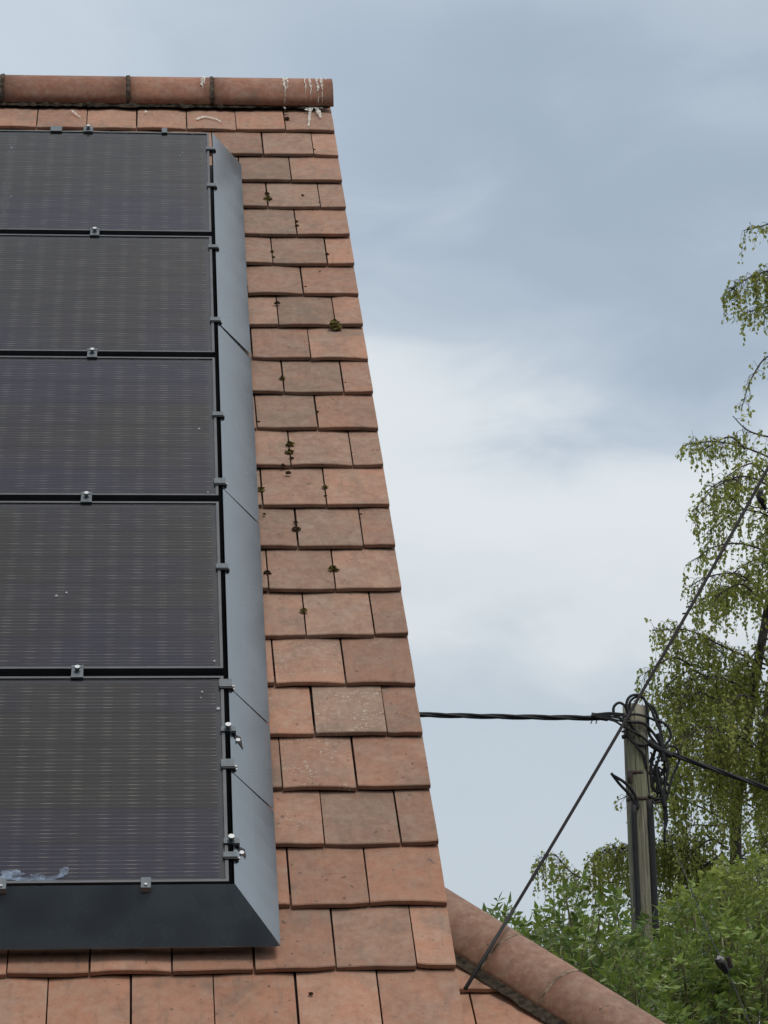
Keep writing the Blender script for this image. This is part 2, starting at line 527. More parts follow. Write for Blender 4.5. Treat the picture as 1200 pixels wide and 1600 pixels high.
# ------------------------------------------------------------------ clay tiles
def tile_mesh(width, seed):
    r = random.Random(seed)
    L, T = 0.335, 0.0155
    wd = width - 0.0048
    cam_x, cam_y = r.uniform(0.0, 0.0045), r.uniform(0.0, 0.003)
    tw = r.uniform(-0.0025, 0.0025)
    nx = 4
    ys = [0.0, 0.0035, 0.12, L]
    xs = [-wd / 2 + wd * i / nx for i in range(nx + 1)]
    V = []; F = []
    jit = [r.uniform(-0.0022, 0.0022) for _ in xs]
    if r.random() < .4:
        jit[r.choice((0, nx))] += r.uniform(.003, .007)
    for layer in (0, 1):
        for j, y in enumerate(ys):
            for i, x in enumerate(xs):
                xr = 2 * x / wd
                z = cam_x * (1 - xr * xr) + cam_y * (1 - (2 * y / L - 1) ** 2) - cam_y + tw * xr * (1 - y / L)
                if layer == 0:
                    z -= T
                elif j == 0:
                    z -= 0.0022
                xx = x
                if layer == 1 and i in (0, nx):
                    xx *= 1 - 0.004
                V.append((xx, y + (jit[i] if j < 2 else 0), z))
    n = (nx + 1)
    off = n * len(ys)
    for j in range(len(ys) - 1):
        for i in range(nx):
            a = j * n + i
            F.append((off + a, off + a + 1, off + a + n + 1, off + a + n))
            F.append((a + n, a + n + 1, a + 1, a))
    for i in range(nx):
        F.append((i, i + 1, off + i + 1, off + i))
        k = (len(ys) - 1) * n
        F.append((k + i + 1, k + i, off + k + i, off + k + i + 1))
    for j in range(len(ys) - 1):
        a, b2 = j * n, (j + 1) * n
        F.append((b2, a, off + a, off + b2))
        a, b2 = j * n + nx, (j + 1) * n + nx
        F.append((a, b2, off + b2, off + a))
    return mesh('roof_tile', V, F, M_TILE)


FULL = [tile_mesh(TW, s) for s in range(8)]
HALF = [tile_mesh(TW * 0.5, 100 + s) for s in range(4)]
TILT = 0.0215 / TG                                             # each tile rides on the one below


def frame(org, ex, ey, ez):
    return Matrix(((ex.x, ey.x, ez.x, org.x), (ex.y, ey.y, ez.y, org.y), (ex.z, ey.z, ez.z, org.z), (0, 0, 0, 1)))


WM_LAST = [None]


def put_tile(me, parent, org, ex, up, out, color, r, wob=1.0):
    ey = (up - out * (TILT + r.uniform(-.004, .004) * wob)).normalized()
    ey = (ey + ex * r.uniform(-.006, .006) * wob).normalized()
    ez = ex.cross(ey).normalized()
    x2 = ey.cross(ez).normalized()
    p = org + up * r.uniform(-.0035, .0035) * wob + ex * r.uniform(-.0012, .0012) * wob + out * r.uniform(-.001, .0015)
    o = bpy.data.objects.new('roof_tile', me)
    WM_LAST[0] = frame(p, x2, ey, ez)
    link(o, parent, WM_LAST[0])
    o.color = color
    return o


SPECIAL = {(17, 1): (0.8, 1.0, 0.0), (19, 1): (0.6, 0.25, 0.0), (21, 1): (0.45, 0.1, 0.1), (9, 1): (0.65, 0.1, 0.0), (13, 1): (0.75, 0.1, 0.0), (15, 1): (0.6, 0.15, 0), (5, 1): (0.65, 0.1, 0),
           (11, 1): (0.45, 0.1, 0), (7, 1): (0.7, 0.3, 0), (3, 1): (0.75, 0.2, 0), (18, 1): (0.3, 0.9, 0.1), (16, 1): (0.35, 0.6, 0.1), (17, 2): (0.2, 0.5, 0.5), (19, 2): (0.3, 0.5, 0.2), (17, 0): (0.35, 0.4, 0.2), (1, 1): (0.5, 0.1, 0), (0, 0): (0.4, 0.1, 0)}
tr = random.Random(5)
rest = MB()
for n in range(NROW):
    odd = n % 2 == 1
    cells = []
    x = 0.0
    k = 0
    while x > ROOF_L + 0.05:
        wd = TW * 0.5 if (odd and k == 0) else TW
        cells.append((x - wd / 2, wd, k))
        x -= wd
        k += 1
    for (uc, wd, k) in cells:
        hidden = (2 <= n <= 19) and uc < -0.80 and uc > -2.35
        if hidden:
            continue
        if uc > -2.9:
            if n >= 20:
                gcol = tr.uniform(-0.1, 0.25); lc = tr.uniform(0, 0.25); wm = tr.uniform(0.2, 0.8)
            elif n >= 15:
                gcol = tr.uniform(0.15, 0.5); lc = tr.uniform(0.1, 0.6); wm = tr.uniform(0, 0.5)
            elif n >= 1:
                gcol = tr.uniform(0.38, 0.75) - (0.18 if k == 0 else 0); lc = tr.uniform(0.1, 0.5); wm = tr.uniform(0, 0.2)
            else:
                gcol = tr.uniform(0.05, 0.35); lc = tr.uniform(0, 0.3); wm = tr.uniform(0, 0.4)
            if (n, k) in SPECIAL:
                gcol, lc, wm = SPECIAL[(n, k)]
            me = tr.choice(HALF) if wd < TW * 0.9 else tr.choice(FULL)
            put_tile(me, slope, pw(uc, -n * TG, 0), EX, UP, OUT, (gcol, lc, wm, 1), tr)
        else:
            me = FULL[tr.randrange(8)]
            fm = frame(pw(uc, -n * TG, 0), EX, (UP - OUT * TILT).normalized(), OUT)
            rest.add([fm @ v.co for v in me.vertices], [tuple(p.vertices) for p in me.polygons])
ro = rest.build('roof_tiles', M_TILE, slope)
ro['kind'] = 'stuff'
ro.color = (0.3, 0.2, 0.3, 1)
vc = MB().box(lambda x, y, z: pw(x, y, z), -0.03, -0.004, EAVE_V, APEX_V - .1, -0.075, -0.03).build('verge_mortar', M_PALEMORTAR, house)

# ------------------------------------------------------------------ ridge tiles
RR = 0.152
ry = wy(APEX_V)[0]
LEG = 0.037
rz = wy(APEX_V)[1] - math.tan(PITCH) * RR + 0.020 + LEG


def arc(x, r, a, dy=0):
    leg = 0.0
    if a < 0:
        leg, a = LEG * min(1, -a / .12), 0.0
    elif a > math.pi:
        leg, a = LEG * min(1, (a - math.pi) / .12), math.pi
    return Vector((x, ry - math.cos(a) * r, rz + math.sin(a) * r - leg))


def half_round(x0, x1, r, th, a0, a1, m, name, seed, parent, seg=18, wav=0.0):
    rr_ = random.Random(seed)
    V = []; F = []
    nx = 5
    for i in range(nx + 1):
        x = x0 + (x1 - x0) * i / nx
        for lay in (0, 1):
            for k in range(seg + 1):
                a = a0 + (a1 - a0) * k / seg
                V.append(arc(x + (rr_.uniform(-wav, wav) if i in (0, nx) else 0), r - (th if lay else 0) + rr_.uniform(-wav, wav), a))
    s = seg + 1
    for i in range(nx):
        for k in range(seg):
            a = i * 2 * s + k
            F.append((a, a + 2 * s, a + 2 * s + 1, a + 1))
            b2 = a + s
            F.append((b2 + 1, b2 + 2 * s + 1, b2 + 2 * s, b2))
        for kk in (0, seg):
            a = i * 2 * s + kk
            F.append((a, a + s, a + 3 * s, a + 2 * s))
    for i in (0, nx):
        for k in range(seg):
            a = i * 2 * s + k
            F.append((a, a + 1, a + s + 1, a + s))
    return ob(name, mesh(name, V, F, m, True), parent)


def u_at_ridge(px):
    lo, hi = -4.0, 1.0
    for _ in range(40):
        md = (lo + hi) / 2
        if px_of(arc(md, RR, 0.6))[0] < px: lo = md
        else: hi = md
    return lo


ridge = MB().box(lambda x, y, z: Vector((x, y, z)), ROOF_L, -0.01, ry - .05, ry + .05, rz - .05, rz + .04).build('ridge', M_MORTAR, house)
ends = [u_at_ridge(520), u_at_ridge(331), u_at_ridge(200), u_at_ridge(3)]
while ends[-1] > ROOF_L:
    ends.append(ends[-1] - 0.49)
for i in range(len(ends) - 1):
    o = half_round(ends[i + 1] + 0.008, ends[i] - (0.008 if i else 0), RR + random.uniform(-.002, .002), 0.016, -0.12, math.pi + 0.12, M_RIDGE, 'ridge_tile', i, ridge)
    o.color = (random.uniform(-0.15, 0.1), 0.1, random.uniform(0.3, 0.6), 1)
    if i:
        half_round(ends[i] - 0.009, ends[i] + 0.009, RR + 0.003, 0.03, -0.12, math.pi + 0.12, M_RJOINT, 'mortar_joint', 50 + i, ridge, wav=0.0022)
# ragged mortar bed under the front edge
bed = MB()
xx = -3.0
V = []; F = []
br = random.Random(3)
nb = 150
for i in range(nb + 1):
    x = -3.0 + 2.99 * i / nb
    lowv = APEX_V - RR / math.cos(PITCH) + 0.018 - br.random() ** 2 * 0.016 - (0.010 if x < -0.35 else 0.0)
    V += [pw(x, lowv, 0.0), pw(x, lowv + 0.010, 0.008 + br.uniform(-.003, .003)), pw(x, lowv + 0.05, 0.025), pw(x, lowv + .1, 0.0)]
for i in range(nb):
    for k in range(3):
        a = i * 4 + k
        F.append((a, a + 4, a + 5, a + 1))
ob('mortar_bed', mesh('mortar_bed', V, F, M_MORTAR), ridge)


# bird droppings on the ridge and the first course
def dropping_ridge(px, width, a0, a1, seed):
    r = random.Random(seed)
    x = u_at_ridge(px)
    V = []; F = []
    n = 12
    for k in range(n + 1):
        a = a1 + (a0 - a1) * k / n
        wdt = width * (0.6 + 0.7 * r.random()) * (1.0 if k < n * .7 else (1.15 - k / n))
        cx = x + r.uniform(-.003, .003) + 0.004 * k / n
        for s in (-1, 1):
            V.append(arc(cx + s * wdt / 2, RR + 0.0035, a))
    for k in range(n):
        F.append((2 * k, 2 * k + 1, 2 * k + 3, 2 * k + 2))
    return ob('dropping', mesh('dropping', V, F, M_WHITE), ridge)


for i, (px, wd, a0, a1) in enumerate([(443, .012, -.1, 1.3), (448, .010, .3, 1.3), (476, .006, -.08, 1.3), (484, .010, -.06, 1.3), (495, .011, -.1, 1.3), (502, .012, -.08, 1.3), (508, .008, .8, 1.3), (430, .006, .9, 1.3), (318, .020, .45, 1.3), (315, .012, .25, .8), (333, .006, .9, 1.2), (105, .007, .9, 1.05)]):
    dropping_ridge(px, wd, a0, a1, i)


def plane_uv(px, py, h=0.0):
    d = (AX[0] * ((px - 600) / FPX) + AX[1] * ((800 - py) / FPX) + AX[2])
    s = (ORIG + OUT * h - CAM).dot(OUT) / d.dot(OUT)
    p = CAM + d * s - ORIG
    return p.dot(EX), p.dot(UP)


def splat(pts, width, h, m, name, parent, seed=0):
    """streak along photo-measured points on the tile surface"""
    r = random.Random(seed)
    Q = [Vector((*plane_uv(*p, h), 0)) for p in pts]
    Q = spline(Q, 4)
    V = []; F = []
    for i, q in enumerate(Q):
        d = (Q[min(i + 1, len(Q) - 1)] - Q[max(0, i - 1)]).normalized()
        s = Vector((-d.y, d.x, 0)) * width * (0.35 + 0.5 * r.random()) * (1 - 0.6 * i / len(Q))
        for k in (-1, 1):
            c = q + s * k
            V.append(pw(c.x, c.y, h))
    for i in range(len(Q) - 1):
        F.append((2 * i, 2 * i + 1, 2 * i + 3, 2 * i + 2))
    return ob(name, mesh(name, V, F, m), parent)


splat([(486, 166), (484, 178), (483, 190), (482, 197)], .014, .003, M_WHITE, 'dropping', slope, 1)
splat([(493, 166), (497, 173), (501, 183)], .022, .003, M_WHITE, 'dropping', slope, 2)
splat([(478, 172), (483, 167), (490, 166), (505, 169)], .016, .003, M_WHITE, 'dropping', slope, 3)
splat([(443, 166), (446, 170)], .014, .003, M_WHITE, 'dropping', slope, 4)
splat([(307, 186), (320, 182), (338, 186), (345, 190)], .012, .003, M_WHITE, 'dropping', slope, 5)
splat([(226, 174), (231, 174)], .016, .004, M_WHITE, 'dropping', slope, 6)
splat([(112, 172), (119, 178), (126, 183)], .012, .004, M_WHITE, 'dropping', slope, 7)


# ------------------------------------------------------------------ moss on the tile joints
def moss(px, py, size, m=None, sq=0.75, seed=0):
    r = random.Random(int(px * 13 + py * 7))
    u, v = plane_uv(px, py, 0.004)
    V = []; F = []
    nu, nv = 12, 6
    for j in range(nv + 1):
        th = math.pi * 0.5 * j / nv
        for i in range(nu):
            a = 2 * math.pi * i / nu
            rr_ = size * (0.5 + 1.0 * r.random())
            V.append(pw(u + math.cos(a) * math.cos(th) * rr_, v + math.sin(a) * math.cos(th) * rr_ * sq, -0.006 + math.sin(th) * rr_ * 0.75))
    for j in range(nv):
        for i in range(nu):
            i2 = (i + 1) % nu
            F.append((j * nu + i, j * nu + i2, (j + 1) * nu + i2, (j + 1) * nu + i))
    return ob('moss_clump', mesh('moss_clump', V, F, m or M_MOSS), slope)


for (px, py, s_, k_) in [(417, 300, .016, 1), (418, 308, .027, 0), (464, 343, .010, 1), (464, 350, .014, 1), (425, 390, .012, 0), (427, 399, .010, 1), (511, 394, .012, 1), (433, 471, .018, 1), (524, 501, .024, 0), (524, 507, .036, 0), (441, 588, .018, 0),
                         (496, 640, .009, 1), (453, 691, .022, 0), (453, 704, .024, 0), (456, 714, .015, 1), (442, 724, .014, 1), (450, 736, .015, 1), (409, 762, .02, 0), (508, 758, .016, 0), (509, 772, .009, 1), (462, 813, .012, 1), (463, 824, .020, 1),
                         (418, 892, .018, 1), (521, 886, .025, 0), (475, 951, .018, 0), (447, 172, .016, 1), (448, 183, .020, 1), (479, 452, .008, 1), (478, 445, .008, 1), (491, 231, .009, 1), (376, 271, .009, 1), (499, 314, .008, 1), (413, 800, .009, 1), (473, 302, .009, 1),
                         (500, 421, .006, 1), (564, 800, .007, 1), (486, 1549, .010, 1), (540, 594, .005, 1), (387, 447, .008, 1), (404, 656, .009, 1)]:
    moss(px, py, s_ * .65, M_MOSS2 if k_ else M_MOSS)

# ------------------------------------------------------------------ solar panels
u0, v0, h0 = -0.599, -0.402, 0.16
dd = Vector((-0.046, -5.03)).normalized()
rt = Vector((-dd.y, dd.x))


def AR(a, bb, h=h0):
    """array frame: a right of the panels' right edge, bb down from the top edge, h above the tiles"""
    q = dd * bb + rt * a
    return pw(u0 + q.x, v0 + q.y, h)


PH, PP, PW = 0.971, 1.0125, 1.755
FRW, FRH = 0.0095, 0.035
CW, CHH = 0.0835, 0.1537
lab = ['topmost black solar panel, just below the ridge tiles', 'second black solar panel from the top of the column', 'middle black solar panel of the column of five', 'fourth black solar panel from the top, above the lowest one', 'lowest black solar panel, with pale marks in its bottom corner']
cell_me = mesh('solar_cell', [(-CW / 2 + .001, -CHH / 2 + .001, 0), (CW / 2 - .001, -CHH / 2 + .001, 0), (CW / 2 - .001, CHH / 2 - .001, 0), (-CW / 2 + .001, CHH / 2 - .001, 0)], [(0, 1, 2, 3)], M_CELL)
uvl = cell_me.uv_layers.new(name='UVMap')
for li, c in zip(range(4), [(0, 0), (1, 0), (1, 1), (0, 1)]):
    uvl.data[li].uv = c
AEX, AEY = (AR(1, 0) - AR(0, 0)).normalized(), (AR(0, 0) - AR(0, 1)).normalized()
panels = []
prng = random.Random(12)
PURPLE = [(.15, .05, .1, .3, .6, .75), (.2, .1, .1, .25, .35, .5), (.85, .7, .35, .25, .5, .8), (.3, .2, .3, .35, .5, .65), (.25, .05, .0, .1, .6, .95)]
for i in range(5):
    t0 = i * PP
    p = thing('solar_panel', AR(-PW / 2, t0 + PH, h0 - FRH), lab[i], 'solar panel', 'black solar panels on the roof')
    panels.append(p)
    f = MB()
    I = FRW
    for (a0, a1, b0, b1) in ((-PW, 0, t0, t0 + I), (-PW, 0, t0 + PH - I, t0 + PH), (-PW, -PW + I, t0 + I, t0 + PH - I), (-I, 0, t0 + I, t0 + PH - I)):
        f.box(AR, a0, a1, b0, b1, h0 - FRH, h0)
    f.build('frame', M_FRAME, p)
    MB().box(AR, -PW + I, -I, t0 + I, t0 + PH - I, h0 - 0.0125, h0 - 0.0085).build('backsheet', M_BACK, p)
    g = MB().add([AR(-PW + I, t0 + PH - I, h0 - .003), AR(-I, t0 + PH - I, h0 - .003), AR(-I, t0 + I, h0 - .003), AR(-PW + I, t0 + I, h0 - .003)], [(0, 1, 2, 3)]).build('glass', M_GLASS, p)
    far = []
    farf = []
    for c in range(20):
        ax = -0.026 - CW * (c + 0.5) - (0.008 if c >= 10 else 0)
        for r_ in range(6):
            by = t0 + 0.0245 + CHH * (r_ + 0.5)
            m4 = frame(AR(ax, by, h0 - 0.0075), AEX, AEY, OUT)
            if c < 12:
                o = bpy.data.objects.new('cell', cell_me)
                link(o, p, m4)
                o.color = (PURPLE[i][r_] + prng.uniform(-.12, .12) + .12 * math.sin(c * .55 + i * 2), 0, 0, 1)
            else:
                b0 = len(far)
                far += [m4 @ v.co for v in cell_me.vertices]
                farf.append((b0, b0 + 1, b0 + 2, b0 + 3))
    fm = mesh('solar_cells', far, farf, M_CELL)
    ul = fm.uv_layers.new(name='UVMap')
    for k in range(len(farf)):
        for li, c in enumerate([(0, 0), (1, 0), (1, 1), (0, 1)]):
            ul.data[k * 4 + li].uv = c
    ob('solar_cells', fm, p)['kind'] = 'stuff'


def disc(mb, org, ex, ey, ez, r, h, seg=12):
    b = [org + (ex * math.cos(2 * math.pi * k / seg) + ey * math.sin(2 * math.pi * k / seg)) * r for k in range(seg)]
    tp = [q + ez * h for q in b]
    mb.add(b + tp, [tuple(range(seg, 2 * seg))] + [(k, (k + 1) % seg, seg + (k + 1) % seg, seg + k) for k in range(seg)])


def bolt(a, bb, h, parent, r=0.0085):
    s = MB()
    disc(s, AR(a, bb, h), AEX, AEY, OUT, r * 1.15, 0.003)
    disc(s, AR(a, bb, h + 0.003), AEX, AEY, OUT, r * 0.5, 0.006)
    disc(s, AR(a, bb, h + 0.009), AEX, AEY, OUT, r, 0.004)
    o = s.build('bolt', M_CLIP, parent)
    hd = MB()
    disc(hd, AR(a, bb, h + 0.0132), AEX, AEY, OUT, r * .98, 0.0035)
    hd.build('bolt_head', M_STEEL, parent)
    k = MB()
    disc(k, AR(a, bb, h + 0.0161), AEX, AEY, OUT, r * 0.32, 0.0006, 6)
    return o


def a_of(px, py, h=h0):
    u, v = plane_uv(px, py, h)
    q = Vector((u - u0, v - v0))
    return q.dot(rt), q.dot(dd)


# mid clamps between the panels, each with its bolt
for i, (px, py) in enumerate([(148, 365), (144, 555), (135, 780), (121, 1048)]):
    a, _ = a_of(px, py)
    c0, c1 = i * PP + PH, (i + 1) * PP
    c = MB()
    c.box(AR, a - .019, a + .019, c0 - .010, c0 + .002, h0 + .0005, h0 + .005)
    c.box(AR, a - .019, a + .019, c1 - .002, c1 + .011, h0 + .0005, h0 + .005)
    c.box(AR, a - .0185, a + .0185, c0 + .002, c1 - .002, h0 - .006, h0 + .0035)
    cl = c.build('clamp', M_CLIP, panels[i])
    bolt(a, (c0 + c1) / 2 - 0.004, h0 + .0035, cl)
# clips along the top edge
for (px, wd, bolted) in ((88, .05, 0), (138, .042, 1), (257, .024, 0)):
    a, _ = a_of(px, 203)
    c = MB().box(AR, a - wd / 2, a + wd / 2, -0.035, 0.014, h0 + .0005, h0 + .006)
    c.box(AR, a - wd / 2, a + wd / 2, -0.035, -0.030, h0 - .03, h0 + .0005)
    cl = c.build('clamp', M_CLIP, panels[0])
    if bolted:
        bolt(a, -0.012, h0 + .006, cl)

# ------------------------------------------------------------------ sheet metal skirt round the panels
BI = 4 * PP + PH + 0.010                                        # inner edge of the bottom skirt
skirt = thing('panel_skirt', AR(0.08, BI, 0.02), 'grey sheet metal skirt running down the right edge of the panels', 'skirting')
_, s1 = a_of(345, 504)
_, s2 = a_of(352, 762)
_, s3 = a_of(364, 1072)
_, s4 = a_of(370, 1204)
cuts = [-0.002, s1, s2, s3, s4, None]
IN_A, OUT_A = 0.016, 0.147
SK_T, SK_B = h0 - .002, 0.014


def skirt_pt(x, bb, dh=0.0, bot=False):
    k = (x - IN_A) / (OUT_A - IN_A)
    return AR(x, bb, (SK_T - k * (SK_T - SK_B)) + dh)


COR_A, COR_B, COR_H = 0.145, BI + 0.126, 0.036
for i in range(5):
    b0 = cuts[i] + (0.003 if i else 0)
    last = cuts[i + 1] is None
    V = []; F = []
    lift = 0.0045 if not last else 0.0
    if i == 0:
        lift = 0.011
    for lay in (0, -0.0015):
        nseg = 6
        for k in range(nseg + 1):
            tt = k / nseg
            for x in (IN_A, (IN_A + OUT_A) / 2, OUT_A):
                kx = (x - IN_A) / (OUT_A - IN_A)
                b1 = (BI - 0.002 + kx * (COR_B - BI) if last else cuts[i + 1] + (0.012 * kx))
                bt = b0 + (0.014 if i == 0 else 0.012) * kx
                bb = bt + (b1 - bt) * tt
                aa = x + ((COR_A - OUT_A) * kx * tt if last else 0)
                dh = lay + lift * tt * tt * (0.3 + 0.7 * kx) + (((COR_H - SK_B) * kx) * tt if last else 0)
                V.append(skirt_pt(x, bb, dh) if aa == x else AR(aa, bb, SK_T - kx * (SK_T - SK_B) + dh))
    n = 3
    off = n * (nseg + 1)
    for k in range(nseg):
        for c in range(2):
            a = k * n + c
            F.append((a + n, a + n + 1, a + 1, a))
            F.append((off + a, off + a + 1, off + a + n + 1, off + a + n))
        for c in (0, 2):
            a = k * n + c
            F.append((a, a + n, off + a + n, off + a))
    for k in (0, nseg):
        for c in range(2):
            a = k * n + c
            F.append((a, a + 1, off + a + 1, off + a))
    ob('sheet', mesh('sheet', V, F, M_SKIRT), skirt)
# upstand behind the inner edge, dark gap to the frames
MB().box(AR, IN_A - .0005, IN_A + 0.001, 0.0, BI, 0.02, h0 - .004).build('upstand', M_BLACK, skirt)
MB().box(AR, -0.30, 0.06, 0.03, BI + .05, 0.012, 0.016).build('gap_shade_sheet', M_BLACK, skirt)  # black sheet added as painted shade under the gap beside the panels

bsk = thing('panel_skirt', AR(-0.6, COR_B, 0.03), 'dark grey sheet metal skirt along the bottom edge of the panels', 'skirting')
V = [AR(-PW - .02, BI, SK_T), AR(IN_A, BI, SK_T), AR(COR_A - .001, COR_B, COR_H), AR(-PW - .15, COR_B, COR_H)]
nn = (V[1] - V[0]).cross(V[3] - V[0]).normalized()
if nn.dot(OUT) < 0: nn = -nn
mb = MB().hexa([q - nn * .0015 for q in V] + V)
mb.build('sheet', M_SKIRT, bsk)
ret = MB().hexa([AR(-PW - .15, COR_B - .012, COR_H - .004), AR(COR_A - .01, COR_B - .012, COR_H - .004), AR(COR_A - .01, COR_B - .0015, COR_H - .004), AR(-PW - .15, COR_B - .0015, COR_H - .004),
                 AR(-PW - .15, COR_B - .012, COR_H - .0025), AR(COR_A - .01, COR_B - .012, COR_H - .0025), AR(COR_A - .01, COR_B - .0015, COR_H - .0025), AR(-PW - .15, COR_B - .0015, COR_H - .0025)])
ret.build('return_lip', M_SKIRT, bsk)


def clip(px, py, wd, ln, parent, screws=2):
    a, bb = a_of(px, py)
    c = MB().box(AR, -0.014, -0.014 + wd, bb - ln / 2, bb + ln / 2, h0 + .001, h0 + .0065)
    c.box(AR, -0.014, -0.010, bb - ln / 2 + .001, bb + ln / 2 - .001, h0 - .002, h0 + .001)
    c.box(AR, -0.014 + wd - .004, -0.014 + wd, bb - ln / 2 + .001, bb + ln / 2 - .001, h0 - .008, h0 + .001)
    # folded black tongue below the clip
    c2 = MB().box(AR, -0.012, -0.014 + wd + .004, bb + ln / 2 + .0005, bb + ln / 2 + .006, h0 - .012, h0 + .004)
    o = c.build('clip', M_CLIP, parent)
    c2.build('tongue', M_BLACK, o)
    for k in range(screws):
        s = MB()
        disc(s, skirt_pt(-0.014 + wd + .005, bb - ln * .15 + k * ln * .42, .003), AEX, AEY, OUT, 0.0042, 0.005, 10)
        s.build('screw', M_SCREW, o)


for (py, px, ln, sc_) in ((233, 327, .020, 0), (290, 329, .026, 0), (386, 333, .022, 0), (500, 336, .026, 1), (648, 341, .024, 0), (753, 344, .034, 1), (886, 349, .026, 0), (1069, 355, .038, 2), (1194, 360, .036, 2), (1337, 364, .022, 1)):
    clip(px, py, 0.040, ln, skirt, sc_)
# end clamps with bolts, and black patches painted as the dark of their cut-outs
for (px, py) in ((362, 1141), (367, 1316)):
    a, bb = a_of(px, py)
    c = MB().box(AR, -0.012, 0.034, bb - .013, bb + .010, h0 + .001, h0 + .006)
    c.box(AR, 0.030, 0.034, bb - .013, bb + .010, h0 - .02, h0 + .001)
    cl = c.build('clamp', M_CLIP, panels[4])
    bolt(0.010, bb - .002, h0 + .006, cl, .0095)
    nt = MB()
    q = [skirt_pt(0.022, bb + .004, .002), skirt_pt(0.050, bb - .010, .002), skirt_pt(0.056, bb + .040, .002), skirt_pt(0.046, bb + .030, .002), skirt_pt(0.030, bb + .018, .002)]
    nt.add(q + [p_ + OUT * .0015 for p_ in q], [(4, 3, 2, 1, 0), (5, 6, 7, 8, 9)] + [(k, (k + 1) % 5, 5 + (k + 1) % 5, 5 + k) for k in range(5)])
    nt.build('notch_dark_patch', M_BLACK, skirt)
    sb = MB()
    disc(sb, skirt_pt(0.040, bb + .022, .0036), AEX, AEY, OUT, .0075, .006, 10)
    sb.build('screw', M_STEEL, skirt)
# clips along the bottom edge
for px in (228, 2, -220):
    a, _ = a_of(px, 1383)
    e = 4 * PP + PH
    c = MB().box(AR, a - .014, a + .014, e - .013, e + .030, h0 + .001, h0 + .006)
    c.box(AR, a - .014, a + .014, e + .026, e + .030, h0 - .012, h0 + .001)
    o = c.build('clip', M_CLIP, bsk)
    s = MB()
    disc(s, AR(a, e + .019, h0 + .006), AEX, AEY, OUT, .0045, .004, 10)
    s.build('screw', M_SCREW, o)

# pale bluish marks and grey spots on the glass
M_PALE_MARK = thin_white("pale_mark", (0.34, 0.43, 0.57), 0.3, 0.95, 30.0)


def glass_mark(px, py, rx, ry, parent, seed, m=None, rot=0.0):
    r = random.Random(seed)
    a, bb = a_of(px, py)
    n = 16
    V = [AR(a, bb, h0 - .0018)]
    for k in range(n):
        t_ = 2 * math.pi * k / n
        q = 0.55 + 0.6 * r.random()
        x, y = math.cos(t_) * rx * q, math.sin(t_) * ry * q
        V.append(AR(a + x * math.cos(rot) - y * math.sin(rot), bb + x * math.sin(rot) + y * math.cos(rot), h0 - .0018))
    o = ob('glass_mark', mesh('glass_mark', V, [(0, k + 1, (k + 1) % n + 1) for k in range(n)], m or M_PALE_MARK), parent)
    o['label'] = 'pale mark on the glass'


for k, (x, y, rx, ry, rot) in enumerate([(18, 1364, .028, .012, 0), (5, 1371, .03, .008, 0), (42, 1373, .035, .008, 0), (72, 1374, .03, .009, 0), (88, 1369, .028, .008, -.25), (100, 1360, .010, .018, .5), (60, 1368, .02, .006, .2), (25, 1372, .025, .006, 0)]):
    glass_mark(x, y, rx * 1.35, ry * 1.4, panels[4], k, None, rot)
M_SPOT = simple("grey_spot", (0.30, 0.31, 0.32), 0.9)
for k, (x, y, r_, i) in enumerate([(341, 1106, .008, 4), (316, 1080, .006, 4), (314, 1089, .004, 4), (18, 230, .006, 0), (17, 306, .006, 0), (281, 242, .004, 0), (285, 238, .004, 0), (311, 669, .006, 2), (325, 768, .005, 2), (335, 1032, .006, 3), (88, 930, .007, 3), (104, 925, .005, 3)]):
    glass_mark(x, y, r_ * .8, r_, panels[i], 40 + k, M_SPOT)

# ------------------------------------------------------------------ lower hipped roof behind the verge
P2 = math.radians(39)
UP2 = Vector((0, math.cos(P2), math.sin(P2)))
OUT2 = Vector((0, -math.sin(P2), math.cos(P2)))
Q0 = at(785, 1543, 8.35)                                       # on a course's lower edge
low = None


def on_low(px, py, h=0.0):
    d = (AX[0] * ((px - 600) / FPX) + AX[1] * ((800 - py) / FPX) + AX[2])
    s = (Q0 + OUT2 * h - CAM).dot(OUT2) / d.dot(OUT2)
    return CAM + d * s


H0 = on_low(700, 1433, 0.0)                                    # hip line passes here
HD = Vector((1, -1, -math.tan(P2))).normalized()
xl = -0.25
hip_top, hip_end = H0 - HD * ((H0.x - xl - .02) / HD.x), H0 + HD * 5.0
# sheets of the lower roof
lowv = MB()
front_b = hip_end
lowv.add([Vector((xl, hip_top.y, hip_top.z)) - OUT2 * .034, hip_top - OUT2 * .034, hip_end - OUT2 * .034, Vector((xl, hip_end.y, hip_end.z)) - OUT2 * .034], [(3, 2, 1, 0)])
low = lowv.build('hipped_roof', M_UNDER, house)
low['label'] = 'lower hipped roof of orange clay tiles behind the verge'
MB().add([hip_top - Vector((0, 0, .05)), hip_end - Vector((0, 0, .05)), Vector((hip_end.x, hip_top.y + 4, hip_end.z - .05)), Vector((hip_top.x, hip_top.y + 4, hip_top.z - .05))], [(0, 1, 2, 3)]).build('roof_slope', back.data.materials[0], house)
zb = max(hip_end.z, 0.5)
MB().box(lambda x, y, z: Vector((x, y, z)), xl, hip_end.x - .35, hip_end.y + .35, hip_top.y + 3.5, 0, zb - .02).build('wall', M_WALL, house)
